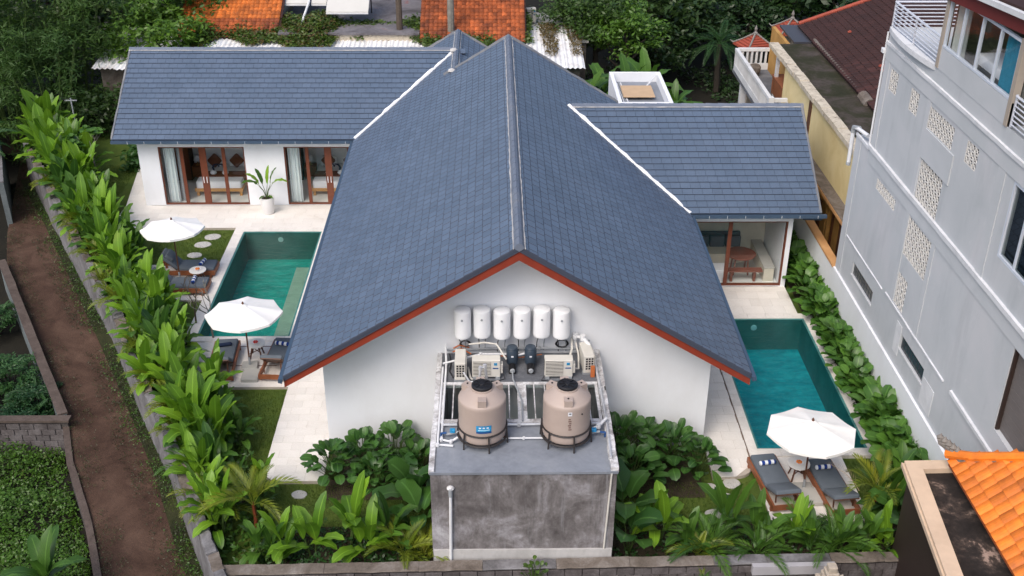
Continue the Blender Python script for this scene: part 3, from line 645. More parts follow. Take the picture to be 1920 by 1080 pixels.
# verge trims, valleys
def verge(pts,mat_='ridge_grey',r=.05,name='verge_trim',jit=.01):
    P=[];rd=[]
    for a,b in zip(pts[:-1],pts[1:]):
        a=Vector(a);b=Vector(b);n=max(2,int((b-a).length/.25))
        for i in range(n): P.append(a.lerp(b,i/n)+Vector((0,0,random.uniform(-jit,jit)))); rd.append(r*random.uniform(.75,1.25))
    P.append(Vector(pts[-1])); rd.append(r); MB().tube(P,rd,6).build(name,mat_,villa,smooth=True)
up=Vector((0,0,.03))
verge([(XL+3.4,YF+.05,EZ+SL*3.4+.03),(XR,YF+.05,ZR+.03),(XRt,YF+.05,EZ+.03)],'ridge_grey',.07)
verge([(XL+1.4,45.74,EZ+SL*1.4+.03),(X2,45.74,Z2+.03),(X2+3.5,45.74,Z2-SL*3.5+.03)],'ridge_grey',.07)
verge([(-14.28,LY,EZ+.04),(-14.28,LY+WH,ZW+.04),(-14.28,LY+2*WH,EZ+.04)],'ridge_grey',.05); verge([(10.72,RYe,EZ+.04),(10.72,RYe+WH,ZW+.04),(10.72,RYe+2*WH,EZ+.04)],'ridge_grey',.05)
verge([(XL+.02,LY,EZ+.03),(X2-.02,LY+(X2-XL),Z2+.03)],'white_mortar',.075,'valley_mortar',.03)
verge([(XRt-.02,RYe,EZ+.03),(XRt-WH,RYe+WH,ZW+.03)],'white_mortar',.075,'valley_mortar',.03)
for p in ((X2-.1,40.38,Z2+.03),(X2-.1,LY+WH-.2,ZW+.08)):
    MB().lathe([(.17,-.05),(.15,-.01),(.09,.03),(.03,.045)],p,7).build('mortar_patch','mortar',villa)
# barge boards and soffit at the near gable
for sg,xe in((-1,XL),(1,XRt)):
    k=MB(); a=Vector((XR,0,ZR-.07)); e=Vector((xe,0,EZ-.07)); h=.30
    k.rings([[(p.x,y,p.z+dz) for p,dz in((a,0),(e,0),(e,-h+.04),(a,-h))] for y in(YN+.03,YN+.07)],True); k.build('barge_board','barge_red',villa)
    k=MB(); k.rings([[(p.x,y,p.z+dz) for p,dz in((a,.075),(e,.075),(e,.005),(a,.005))] for y in(YN-.005,YN+.06)],True); k.build('verge_board','slate_edge',villa)
    k=MB(); k.rings([[(p.x,y,p.z-.10) for p in(a,e)]+[(p.x,y,p.z-.13) for p in(e,a)] for y in(YN+.08,24.09)],True); k.build('soffit','white_room',villa)
# gutters
def gutter(a,b,name='gutter',br=True):
    a=Vector(a);b=Vector(b);g=thing_part(name,villa,a); d=(b-a).normalized(); out=d.cross(Vector((0,0,1)))
    k=MB(); prof=[(-.01,.03),(.11,.03),(.12,-.07),(.02,-.10)]
    k.rings([[P+out*x+Vector((0,0,z_)) for x,z_ in prof] for P in(a,b)],True); k.build('trough','gutter_blue',g)
    L=(b-a).length; n=int(L/.62)
    for i in range(1,(n if br else 0)+1):
        P=a+d*(L*i/(n+.5)); k=MB(); k.bar(P+out*.122+Vector((0,0,.03)),P+out*.128+Vector((0,0,-.07)),.022,.012,up=d); k.build('bracket','bracket_white',g)
gutter((-14.3,LY-.01,EZ-.03),(XL-.0,LY-.01,EZ-.03)); gutter((XRt+.0,RYe-.01,EZ-.03),(10.9,RYe-.01,EZ-.03))
gutter((XL-.01,YF-1.4,EZ-.05),(XL-.01,YN-.08,EZ-.05),br=False); gutter((XRt+.01,YN-.08,EZ-.05),(XRt+.01,RYe-.05,EZ-.05),br=False)
k=MB(); k.tube([(10.85,RYe-.07,2.85),(10.85,RYe+.25,2.6),(10.4,33.2,2.4)],.04,8); k.build('downpipe','gutter_blue',villa)
# ------------------------------------------------------------------ parasols, loungers, tables by the pools
def parasol(x,y,zg,ztop,r,rot,label,tilt=0):
    t=thing('parasol',label,'parasol',(x,y,zg),rot,'white pool parasols'); h=ztop-zg
    n=8; rim=h-.30
    def ring(rad,z,sag):
        pts=[]
        for k in range(n*6):
            a=2*math.pi*k/(n*6); f=(k%6)/6; c=math.cos(math.pi/n)/math.cos((f-.5)*2*math.pi/n)
            pts.append((rad*c*math.cos(a),rad*c*math.sin(a),z-sag*math.sin(math.pi*f)))
        return pts
    b=MB(); prof=[(r,rim,.03),(r*.8,rim+.06,.03),(r*.6,rim+.12,.025),(r*.35,rim+.19,.015),(r*.12,rim+.25,.004)]
    rs=[ring(*p) for p in prof]; b.rings(rs,False); c=len(b.v); b.add([(0,0,rim+.265)]+rs[-1],[(0,1+k,1+(k+1)%(n*6)) for k in range(n*6)])
    low=ring(r*1.002,rim-.07,.03); b.rings([low,rs[0]],False)
    b.build('canopy','parasol_cloth',t,smooth=True,local=True)
    b=MB(); rs=[ring(.15,rim+.245,.0),ring(.06,rim+.30,0)]; b.rings(rs,True); b.build('vent_cap','parasol_cloth',t,local=True)
    b=MB(); b.lathe([(.032,rim+.285),(.036,rim+.32),(.03,rim+.35),(.012,rim+.38)],n=10); b.build('finial','teak_dark',t,local=True)
    b=MB(); b.tube([(0,0,.06),(0,0,rim+.28)],.024,8); b.build('pole','teak_dark',t,local=True)
    for k in range(n):
        a=2*math.pi*k/n; b=MB(); b.bar((.03*math.cos(a),.03*math.sin(a),rim+.22),(r*.97*math.cos(a),r*.97*math.sin(a),rim-.02),.018,.022); b.build('rib','teak_dark',t,local=True)
    b=MB(); b.rbox(-.24,.24,-.24,.24,0,.09,.05); b.build('base','concrete_light',t,local=True)
    b=MB(); b.tube([(0,0,.09),(0,0,.34)],.035,8); b.build('base_tube','pvc_grey',t,local=True)
    t.rotation_euler=(R(-3),0,rot); return t
parasol(-10.72,33.5,-.03,2.24,1.06,R(10),'white octagonal parasol over the two loungers nearest the villa bedrooms')
parasol(-7.28,28.0,-.01,2.10,1.13,R(6),'white octagonal parasol at the near end of the green pool beside the eave')
parasol(7.93,22.1,-.03,2.06,1.13,R(3),'white octagonal parasol over the loungers beside the blue pool')
def lounger(x,y,rz,zg,up,label,towel_label,pillow=False,tcol='towel_stripe'):
    # local: head at -x, foot at +x, length 2.0
    t=thing('sun_lounger',label,'sun lounger',(x,y,zg),rz,'teak sun loungers by the pools'); L,W=2.0,.72
    hp=-.28; bl=.74
    for s in(-1,1):
        b=MB(); b.box(-L/2,L/2,s*W/2-.025,s*W/2+.025,.10,.26); b.build('side_rail','teak',t,local=True)
    for xx in(-L/2,L/2-.03):
        b=MB(); b.box(xx,xx+.03,-W/2+.026,W/2-.026,.10,.26); b.build('end_rail','teak',t,local=True)
    for xx in(-.85,.85):
        for s in(-1,1): b=MB(); b.box(xx-.035,xx+.035,s*W/2-.034,s*W/2+.034,0,.10); b.build('leg','teak',t,local=True)
    for k in range(9):
        x0=hp+.03+k*.135; b=MB(); b.box(x0,x0+.10,-W/2+.03,W/2-.03,.235,.255); b.build('slat','teak',t,local=True)
    ca,sa=math.cos(up),math.sin(up)
    b=MB(); th=.10; b.rbox(hp+.01,L/2-.03,-W/2+.03,W/2-.03,.256,.256+th,.05); b.build('mattress','cushion_grey',t,local=True,smooth=True)
    M_=T(hp,0,.27)@RY(up); 
    b=MB(); b.rbox(-bl,-.01,-W/2+.03,W/2-.03,.0,th,.05); b.v=[tuple(M_@Vector(p)) for p in b.v]; b.build('back_cushion','cushion_grey',t,local=True,smooth=True)
    b=MB(); b.box(-bl,0,-W/2+.05,W/2-.05,-.03,-.004); b.v=[tuple(M_@Vector(p)) for p in b.v]; b.build('backrest','teak_dark',t,local=True)
    if up>.2:
        e=M_@Vector((-bl*.7,0,-.03))
        for s in(-1,1): b=MB(); b.bar((e.x,s*.25,e.z),(-L/2+.2,s*.25,.2),.03); b.build('prop','teak_dark',t,local=True)
    mw=t.matrix_basis
    if pillow:
        P=M_@Vector((-bl*.62,0,th+.06)); b=MB(); b.rbox(-.16,.16,-.26,.26,-.06,.06,.06); m2=M_@T(-bl*.62,0,th+.05); b.v=[tuple(m2@Vector(p)) for p in b.v]
        p=b.build('pillow','cushion_grey',None,smooth=True); p.matrix_basis=mw; tag(p,'dark grey pillow against the raised back of the '+pillow,'pillow')
    if towel_label:
        tw=MB(); n=10; tw.tube([(-.22,0,0),(-.2,0,.0),(.2,0,0),(.22,0,0)],[.03,.06,.06,.03],12); o=tw.build('rolled_towel',tcol,None,smooth=True)
        o.matrix_basis=mw@T(.52,.02,.256+th+.055)@RZ(R(random.uniform(75,105))); tag(o,towel_label,'towel','striped rolled towels on the loungers')
        b=MB(); b.tube([(-.235,0,0),(-.21,0,0)],[.02,.035],8); b.build('towel_end','towel_navy',o,local=True)
    return t
lounger(-10.57,34.1,0,-.03,R(42),'grey cushioned lounger on the lawn-side deck, the farther one under the far parasol','blue and white rolled towel on the far lounger by the green pool','far lounger')
lounger(-10.57,32.82,0,-.03,R(35),'grey cushioned lounger on the lawn-side deck, the nearer one half hidden by leaves','blue and white rolled towel on the leaf-hidden lounger by the green pool')
lounger(-8.08,28.1,R(94),-.01,R(38),'teak lounger with raised back beside the leafy hedge, under the near parasol','dark rolled towel on the lounger beneath the near parasol','',tcol='towel_navy')
lounger(-6.42,28.15,R(86),-.01,R(40),'teak lounger with raised back tucked under the big roof eave','blue and white rolled towel on the lounger below the roof eave')
lounger(7.18,22.2,R(97),-.03,R(24),'grey lounger at the corner of the blue pool, left of the small terrazzo table','blue and white rolled towel on the lounger left of the terrazzo table')
lounger(8.58,22.0,R(96),-.03,R(24),'grey lounger half covered by the parasol beside the blue pool','blue and white rolled towel at the parasol edge by the blue pool')
def side_table(x,y,zg,label,fruit,flabel):
    t=thing('side_table',label,'side table',(x,y,zg),0,'round side tables by the loungers')
    b=MB(); b.lathe([(.27,.44),(.285,.45),(.285,.475),(.27,.48)],n=24); b.build('table_top','terrazzo',t,local=True)
    for k in range(4):
        a=R(45+90*k); b=MB(); b.bar((.12*math.cos(a),.12*math.sin(a),.44),(.25*math.cos(a),.25*math.sin(a),0),.035); b.build('leg','teak_dark',t,local=True)
    b=MB(); b.bar((-.17,-.17,.2),(.17,.17,.2),.02); b.bar((-.17,.17,.22),(.17,-.17,.22),.02); b.build('brace','teak_dark',t,local=True)
    p=thing('fruit_plate',flabel,'plate',(x,y,zg+.48)); b=MB(); b.lathe([(.05,0),(.10,.008),(.125,.022),(.10,.014)],n=20); b.build('dish','heater_white',p,local=True)
    for k in range(6):
        a=k*1.1; b=MB(); b.lathe([(.012,0),(.03,.016),(.032,.03),(.012,.045)],(.05*math.cos(a),.05*math.sin(a),.015),8); b.build('fruit',fruit,p,local=True)
side_table(-10.05,33.42,-.03,'round white table between the two loungers of the far parasol','fruit_orange','plate of orange fruit between the two lawn-side loungers')
side_table(-7.18,28.6,-.01,'round dark-legged table between the loungers at the near end of the green pool','fruit_red','plate of red fruit on the table near the roof eave')
side_table(7.88,22.6,-.03,'round terrazzo table on dark splayed legs beside the blue pool','fruit_orange','plate of orange fruit on the terrazzo table by the blue pool')
for (x,y,lab) in((-7.15,27.45,'square pale stone block on the deck of the green pool'),(8.02,21.75,'square pale stone block between the loungers of the blue pool')):
    b=MB(); b.rbox(-.25,.25,-.3,.3,0,.12,.03); o=b.build('stone_block','concrete_light'); o.location=(x,y,-.01); tag(o,lab,'stone block')
for i,(x,y,r,lab) in enumerate(((-10.40,37.05,.30,'round stepping stone closest to the pool corner on the left lawn'),(-10.62,36.40,.30,'round stepping stone in the middle of the left lawn row'),(-10.72,35.55,.26,'round stepping stone half under the lounger on the left lawn'),
   (-4.93,22.12,.20,'round stepping stone before the rounded left terrace end'),(5.58,22.28,.21,'small grey stepping stone beside the dark leaves, right garden'),(6.16,22.45,.24,'tan round stepping stone next to the right terrace curve'),(5.84,21.85,.28,'large pale stepping stone behind the upright leaf, right garden'),(5.5,21.25,.24,'stepping stone half hidden under the palm, right garden'))):
    b=MB(); pts=[(1+.035*math.sin(2*a+i)+.02*math.sin(5*a+2*i)) for a in [2*math.pi*k/20 for k in range(20)]]
    b.rings([[(r*s_*pts[k]*math.cos(2*math.pi*k/20),r*s_*.82*pts[k]*math.sin(2*math.pi*k/20),z) for k in range(20)] for s_,z in((1,-.03),(1,.022),(.94,.032))],True)
    o=b.build('stepping_stone','slab_round'); o.location=(x,y,-.1); tag(o,lab,'stepping stone','round stepping stones')
# ------------------------------------------------------------------ bedrooms and living room seen through the glass
def bed(x,y,label):
    t=thing('bed',label,'bed',(x,y,.015),0,'beds in the left wing')
    b=MB(); b.box(-.95,.95,-1.0,1.05,.2,.32); b.build('bed_frame','bed_wood',t,local=True)
    for sx in(-.85,.85):
        for sy in(-.9,.95): b=MB(); b.box(sx-.05,sx+.05,sy-.05,sy+.05,0,.2); b.build('leg','bed_wood',t,local=True)
    b=MB(); b.box(-1.0,1.0,1.06,1.14,0,1.25); b.build('headboard','bed_linen',t,local=True)
    b=MB(); b.rbox(-.9,.9,-.95,1.04,.322,.60,.07); b.build('mattress','bed_linen',t,local=True,smooth=True)
    b=MB(); b.box(-.92,.92,-.45,.1,.33,.625); b.build('bed_runner','runner_brown',t,local=True)
    for sx in(-.45,.45):
        b=MB(); b.rbox(-.34,.34,-.2,.2,-.09,.09,.08); m_=T(sx,.80,.76)@RX(R(60)); b.v=[tuple(m_@Vector(p)) for p in b.v]
        o=b.build('pillow','bed_linen',smooth=True); o.location=t.location; tag(o,'white pillow on the '+('left' if sx<0 else 'right')+' side of the bed '+label.split('behind ')[1].join(('behind ','')),'pillow')
        b=MB(); b.rbox(-.22,.22,-.22,.22,-.06,.06,.07); m_=T(sx,.60,.88)@RX(R(62))@RZ(R(45)); b.v=[tuple(m_@Vector(p)) for p in b.v]
        o=b.build('cushion','runner_brown',smooth=True); o.location=t.location; tag(o,'brown diamond cushion on the '+('left' if sx<0 else 'right')+' of the bed behind '+label.split('behind the ')[1],'cushion')
    return t
for bx,lab,who in((-10.88,'bed with brown runner behind the left sliding door','left bedroom'),(-6.25,'bed with brown runner behind the sliding door by the roof','bedroom next to the roof')):
    bed(bx,41.55,lab)
    t=thing('towel_swans','towel swans forming a heart on the bed in the '+who,'towel swan',(bx-.1,41.35,.64))
    for s in(-1,1):
        b=MB(); b.lathe([(.10,0),(.14,.06),(.09,.14),(.02,.18)],(s*.24,0,0),10); b.build('body','bed_linen',t,local=True)
        b=MB(); b.tube([(s*.2,0,.12),(s*.24,0,.28),(s*.16,0,.40),(s*.04,0,.42),(0,0,.30)],[.04,.045,.04,.03,.02],8); b.build('neck','towel_navy',t,local=True)
    t=thing('nightstand','wooden nightstand beside the bed in the '+who,'nightstand',(bx-1.25,42.5,.015)); b=MB(); b.box(-.25,.25,-.22,.22,.1,.55); b.build('cabinet','furniture_wood',t,local=True)
    for sx in(-.2,.2):
        for sy in(-.18,.18): b=MB(); b.box(sx-.02,sx+.02,sy-.02,sy+.02,0,.1); b.build('leg','furniture_wood',t,local=True)
    t=thing('table_lamp','white table lamp on the nightstand in the '+who,'lamp',(bx-1.25,42.5,.566)); b=MB(); b.lathe([(.08,0),(.08,.02),(.02,.05),(.02,.22)],n=12); b.build('lamp_base','bed_wood',t,local=True)
    b=MB(); b.lathe([(.15,.2),(.10,.42)],n=14,cap=False); b.build('lamp_shade','bed_linen',t,local=True)
def curtain(x0,x1,y,z0,z1,mat_,lab):
    b=MB(); n=int((x1-x0)*40); top=[];bot=[]
    for i in range(n+1): x=x0+(x1-x0)*i/n; top.append((x,y+.04*math.sin(i*1.15),z1)); bot.append((x,y+.055*math.sin(i*1.15+.2),z0))
    b.rings([bot,top],False,False); o=b.build('curtain',mat_,smooth=True); tag(o,lab,'curtain'); return o
curtain(-12.68,-12.25,39.98,.05,2.6,'curtain_white','white curtain bunched at the left edge of the left sliding door')
curtain(-12.2,-12.0,40.05,.05,2.6,'pvc_grey','grey blackout curtain next to the white one in the left bedroom')
curtain(-7.9,-7.45,39.98,.05,2.6,'curtain_white','white curtain at the left edge of the second sliding door')
t=thing('wardrobe','dark brown wardrobe in the corner of the left bedroom','wardrobe',(-12.75,42.45,.015)); b=MB(); b.box(-.42,.42,-.3,.3,0,2.3); b.build('carcass','curtain_dark',t,local=True)
for sx in(-.02,.02): b=MB(); b.box(min(sx,sx*20),max(sx,sx*20),-.33,-.301,.05,2.25); b.build('door','runner_brown',t,local=True)
t=thing('wardrobe','dark brown wardrobe in the corner of the bedroom next to the roof','wardrobe',(-8.2,42.45,.015)); b=MB(); b.box(-.42,.42,-.3,.3,0,2.3); b.build('carcass','curtain_dark',t,local=True)
for sx in(-.02,.02): b=MB(); b.box(min(sx,sx*20),max(sx,sx*20),-.33,-.301,.05,2.25); b.build('door','runner_brown',t,local=True)
# living room (right wing)
t=thing('sofa','grey L shaped sofa along the living room walls','sofa',(7.55,34.78,.015))
for nm,bx,mt in(('seat',(-1.0,1.3,-.35,.45,.1,.45),'stone_tile'),('backrest',(-1.0,1.3,.46,.6,.1,.9),'sofa_grey'),('side_seat',(-1.55,-1.01,-1.4,.45,.1,.45),'stone_tile'),('side_backrest',(-1.65,-1.56,-1.4,.6,.1,.9),'sofa_grey')):
    b=MB(); b.box(*bx); b.build(nm,mt,t,local=True)
for k in range(4): b=MB(); b.rbox(-.95+k*.57,-.42+k*.57,.22,.45,.452,.85,.05); b.build('back_cushion','sofa_grey',t,local=True,smooth=True)
for k in range(2): b=MB(); b.rbox(-1.55,-1.35,-1.3+k*.75,-.6+k*.75,.452,.85,.05); b.build('back_cushion','sofa_grey',t,local=True,smooth=True)
t=thing('round_table','round red brown table in the living room','table',(8.62,33.95,.015)); b=MB(); b.lathe([(.50,.68),(.52,.70),(.52,.73),(.5,.74)],n=28); b.build('table_top','table_red',t,local=True)
for k in range(4): a=R(45+90*k); b=MB(); b.bar((.3*math.cos(a),.3*math.sin(a),.68),(.36*math.cos(a),.36*math.sin(a),0),.05); b.build('leg','table_red',t,local=True)
t=thing('bench','low red wooden bench in front of the round table','bench',(8.6,33.32,.015)); b=MB(); b.box(-.65,.65,-.14,.14,.38,.43); b.build('seat','table_red',t,local=True)
for sx in(-.4,.4): b=MB(); b.box(sx-.04,sx+.04,-.1,.1,0,.38); b.build('leg','table_red',t,local=True)
t=thing('kitchen_counter','long low stone counter along the right wall of the living room','counter',(9.48,34.1,.015)); b=MB(); b.box(-.17,.17,-.85,1.3,0,.5); b.build('cabinet','stone_tile',t,local=True); b=MB(); b.box(-.19,.19,-.87,1.31,.502,.54); b.build('worktop','concrete_light',t,local=True)
b=MB(); b.rbox(-.3,.3,-.3,.3,0,.45,.05); o=b.build('ottoman','bed_linen'); o.location=(7.75,33.5,.015); tag(o,'cream ottoman just inside the living room glass','ottoman')
# potted plant between the sliding doors
t=thing('planter','tall white planter on the patio between the two sliding doors','planter',(-8.66,39.0,0)); b=MB(); b.lathe([(.20,0),(.235,.05),(.27,.62),(.27,.66),(.235,.66),(.23,.58)],n=24,cap=True); b.build('pot','planter_white',t,local=True,smooth=True)
b=MB(); b.disc((0,0,.6),.228); b.build('soil','soil',t,local=True)
simple('black_metal',(.045,.045,.055),.5,.1); simple('breeze',(.63,.62,.60),.85,.08,3); simple('glass_block_solid',(.035,.042,.052),.2,.2,5); simple('white_old',(.62,.63,.64),.8,.1,3,dirt=(.35,.34,.32),dirt_amt=.3); simple('beige_post',(.36,.31,.26),.8,.1); simple('curtain_sheer',(.42,.44,.42),.9,.05); simple('ledge_grey',(.36,.35,.37),.85,.12)
# ------------------------------------------------------------------ service block with tanks
ZT=2.9; TX0,TX1,TY0,TY1=-1.38,2.72,19.2,24.09
tw=thing('service_block','stained concrete service block with tanks on top, against the gable wall','service block',(.67,21.6,-1.2))
m=MB(); m.box(TX0,TX1,TY0,TY0+.2,-1.2,ZT-.06); m.box(TX0,TX0+.2,TY0+.2,TY1,-1.2,ZT-.06); m.box(TX1-.2,TX1,TY0+.2,TY1,-1.2,ZT-.06); m.build('wall','stained_concrete',tw)
m=MB(); m.box(TX0+.02,TX1-.02,TY0-.05,TY0-.002,.3,.70); simple('strip_grey',(.46,.45,.44),.85,.15,3,dirt=(.22,.21,.2),dirt_amt=.5); m.build('base_strip','strip_grey',tw)
m=MB(); m.box(TX0-.02,TX1+.02,TY0-.03,20.95,ZT-.06,ZT); m.build('roof_slab','roof_paint',tw)
m=MB(); m.box(TX0+.01,TX1-.01,22.66,TY1-.002,ZT-.06,ZT-.005); m.build('roof_slab','roof_cement',tw)
m=MB(); m.box(TX0+.1,TX1-.1,20.951,22.659,.2,.25); m.build('light_well_floor','roof_cement',tw)
for (x0,x1,z) in((TX0-.03,TX0+.09,ZT+.02),(TX1-.14,TX1+.03,ZT+.10)):
    n=12
    for i in range(n):
        y0=TY0+(TY1-TY0)*i/n; y1=TY0+(TY1-TY0)*(i+1)/n
        b=MB(); j=random.uniform(-.012,.012); b.box(x0+j,x1+j*.5,y0+.001,y1-.001,ZT-.059,z+random.uniform(-.012,.012)); b.build('edge_kerb','worn_white',tw)
b=MB(); b.box(TX0+.1,TX0+.115,TY0,20.9,ZT+.001,ZT+.006); b.build('seam','roof_cement',tw)
# skylights
for i,(x0,x1) in enumerate(((-1.22,.66),(.74,2.56))):
    s_=thing_part('skylight',tw,((x0+x1)/2,21.8,ZT)); fw=.07
    for q in((x0,x1,21.0,21.0+fw+.03),(x0,x1,22.62-fw,22.62),(x0,x0+fw,21.1,22.55),(x1-fw,x1,21.1,22.55)):
        b=MB(); b.box(*q,ZT-.05,ZT+.05+.003*(q[1]-q[0]>1)); b.build('frame','worn_white',s_)
    b=MB(); b.quad((x0+fw,21.1,ZT+.03),(x1-fw,21.1,ZT+.03),(x1-fw,22.55,ZT+.03),(x0+fw,22.55,ZT+.03)); b.build('pane','glass_dark',s_)
    n=7
    for k in range(1,n):
        x=x0+(x1-x0)*k/n; b=MB(); b.box(x-.014,x+.014,21.1,22.55,ZT+.032,ZT+.046); b.build('bar','worn_white',s_)
b=MB(); b.box(.661,.739,21.0,22.62,ZT-.06,ZT+.045); b.build('mullion','worn_white',tw)
b=MB(); b.box(-1.27,2.57,20.951,20.999,ZT-.06,ZT+.06); b.box(-1.27,2.57,22.621,22.659,ZT-.06,ZT+.05); b.build('skylight_kerb','worn_white',tw)
# tanks
def tank(x,y,label,sticker):
    t=thing('water_tank',label,'water tank',(x,y,ZT+.0),0,'beige water tanks on the service block'); r=.535; z0=.17; h=.98
    prof=[(r-.06,z0),(r-.015,z0+.02),(r,z0+.06)]
    for k in range(1,14):
        zz=z0+.06+(h-.06)*k/14; prof.append((r*(1.0 if k%7 else .992),zz))
    prof+=[(r,z0+h),(r-.02,z0+h+.03),(r-.10,z0+h+.075),(.30,z0+h+.215),(.25,z0+h+.235),(.245,z0+h+.27),(.235,z0+h+.275)]
    b=MB(); b.lathe(prof,n=48); b.build('tank_body','tank_beige',t,smooth=True,local=True)
    b=MB(); b.lathe([(.215,z0+h+.276),(.235,z0+h+.285),(.235,z0+h+.325),(.20,z0+h+.345),(.19,z0+h+.335),(.07,z0+h+.34),(.06,z0+h+.36),(.0,z0+h+.362)],n=32); lid=b.build('lid','black_plastic',t,local=True,smooth=True)
    for k in range(8):
        a=2*math.pi*k/8; b=MB(); b.bar((.06*math.cos(a),.06*math.sin(a),z0+h+.35),(.19*math.cos(a),.19*math.sin(a),z0+h+.342),.02,.02); b.build('lid_rib','black_plastic',lid,local=True)
    for k,a in enumerate((R(-90),R(35),R(145),R(95))):
        b=MB(); c,s_=math.cos(a),math.sin(a); m_=T(.40*c,.40*s_,z0+h+.12)@RZ(a); b.obox(m_,.20,.19,.16); lg=b.build('lug','tank_beige',t,local=True)
        if not(sticker=='blue' and k==0):
            b=MB(); b.lathe([(.022,.081),(.022,.095)],n=10); q=b.build('lug_hole','black_plastic',lg,local=True); q.matrix_basis=m_
    # print on the side facing the camera
    def patch(name,w_,h_,zc,a0,mt,dr=.006,par=None):
        b=MB(); n=8; top=[];bot=[]
        for i in range(n+1):
            a=a0+(i/n-.5)*w_/r; top.append(((r+dr)*math.cos(a),(r+dr)*math.sin(a),zc+h_/2)); bot.append(((r+dr)*math.cos(a),(r+dr)*math.sin(a),zc-h_/2))
        b.rings([bot,top],False,False); return b.build(name,mt,par or t,local=True)
    fa=R(-86)
    if sticker=='blue':
        p=patch('sticker',.34,.19,z0+.46,fa,'sticker_blue'); patch('sticker_band',.34,.05,z0+.375,fa,'sticker_navy',.0068)
        for k,(dx,wd) in enumerate(((-.085,.05),(0,.05),(.085,.05))): patch('sticker_mark',wd,.035,z0+.50,fa+dx/r,'sticker_white',.008)
        patch('sticker_wave',.26,.03,z0+.44,fa,'sticker_pale',.008)
    else:
        patch('sticker',.09,.10,z0+.86,fa,'sticker_white'); patch('sticker_mark',.05,.03,z0+.87,fa,'pump_navy',.008)
        for k in range(6):
            patch('printed_mark',.05+.02*(k%2),.028,z0+.72-k*.055,fa+(.012*(k%3)-.01),'print_brown')
        b=MB(); b.lathe([(.018,0),(.018,.015)],n=8); q=b.build('plug','black_plastic',t,local=True); a=R(-55); q.matrix_basis=T(r*math.cos(a),r*math.sin(a),z0+.80)@RZ(a)@RY(R(90))
    # steel stand
    st=thing_part('stand',t,t.location); 
    for zz in(.155,.42):
        b=MB(); b.tube([((r+.018)*math.cos(2*math.pi*k/40),(r+.018)*math.sin(2*math.pi*k/40),zz) for k in range(41)],.022 if zz>.2 else .026,6,False); b.build('ring','steel_dark',st,local=True)
    for k in range(6):
        a=R(-75+60*k); b=MB(); b.bar(((r+.03)*math.cos(a),(r+.03)*math.sin(a),.44),((r+.06)*math.cos(a),(r+.06)*math.sin(a),0.001),.035); b.build('leg','steel_dark',st,local=True)
    for k in range(4):
        b=MB(); y=-.42+.28*k; l=math.sqrt(r*r-y*y); b.box(-l,l,y-.02,y+.02,.125,.165); b.build('cross_bar','steel_dark',st,local=True)
    return t
simple('sticker_navy',(.015,.07,.22),.4); simple('sticker_pale',(.35,.62,.78),.4); simple('print_brown',(.16,.09,.075),.6)
tank(-.24,20.42,'beige water tank with a blue sticker, above the grey wall pipe','blue')
tank(1.66,20.42,'beige water tank with small white sticker and printed marks','white')
# wall mounted water heaters
for i,x in enumerate((-.755,-.265,.235,.735,1.235,1.73)):
    lab=['water heater at the left end of the row on the gable wall','second water heater from the left end of the row','third water heater from the left, above the left pump','fourth water heater from the left, above the right pump','fifth water heater from the left end of the row','water heater at the right end of the row, above the coiled black cable'][i]
    t=thing('water_heater',lab,'water heater',(x,23.83,3.56+.02*math.sin(i*2.1)),0,'row of water heaters on the gable wall'); r=.215
    b=MB(); b.lathe([(.06,-.01),(.17,.0),(.205,.02),(r,.05)]+[(r,.08+.08*k) for k in range(9)]+[(.208,.765),(.185,.785),(.07,.80),(.02,.802)],n=32); b.build('tank_body','heater_white',t,smooth=True,local=True)
    b=MB(); b.lathe([(.028,0),(.028,.02)],n=14); q=b.build('gauge','pvc_grey',t,local=True); a=R(-92); q.matrix_basis=T(r*math.cos(a),r*math.sin(a),.58)@RZ(a)@RY(R(90))
    for zz in(.15,.62): b=MB(); b.box(-.05,.05,.19,.262,zz,zz+.05); b.build('bracket','pvc_grey',t,local=True)
    for dx in(-.09,.09):
        j=random.uniform(-.06,.06); b=MB(); b.tube([(dx,0,.01),(dx,.01,-.10),(dx+j*.6,.08,-.2),(dx+j,.17,-.34),(dx+j,.19,-.55)],.013,6); b.build('hose','steel_dark' if dx<0 else 'pvc_grey',t,local=True)
# air conditioner outdoor units
def ac(x,y,rz,label,side=False):
    t=thing('ac_unit',label,'air conditioner',(x,y,ZT),rz,'air conditioner outdoor units on the service block'); W,D,H=.70,.27,.47
    b=MB(); b.rbox(-W/2,W/2,-D/2,D/2,.07,.07+H,.025); b.build('casing','ac_cream',t,local=True)
    for sx in(-.28,.28): b=MB(); b.box(sx-.05,sx+.05,-D/2-.02,D/2+.02,0,.069); b.build('foot','pvc_grey',t,local=True)
    b=MB(); b.box(-.325,.11,-D/2-.006,-D/2-.001,.11,.51); b.build('fan_opening','ac_dark',t,local=True)
    for k in range(10):
        z=.12+k*.041; b=MB(); b.bar((-.325,-D/2-.014,z),(.11,-D/2-.014,z+.012),.012,.016); b.build('grille_bar','ac_cream',t,local=True)
    b=MB(); b.box(.19,.27,-D/2-.006,-D/2-.001,.40,.47); b.build('badge','sticker_blue',t,local=True)
    b=MB(); b.box(.16,.30,-D/2-.006,-D/2-.001,.30,.33); b.build('label_strip','sticker_navy',t,local=True)
    b=MB(); b.rbox(W/2+.001,W/2+.06,-.1,.08,.15,.40,.02); b.build('valve_cover','ac_cream',t,local=True)
    for k in range(5):
        for j in range(3): b=MB(); b.box(-W/2-.004,-W/2-.001,-.1+j*.07,-.05+j*.07,.16+k*.07,.21+k*.07); b.build('side_vent','ac_dark',t,local=True)
    return t
ac(-.16,23.0,0,'air conditioner unit facing out, between the side-on unit and the pumps'); ac(1.63,23.0,0,'air conditioner unit facing out, right of the pumps')
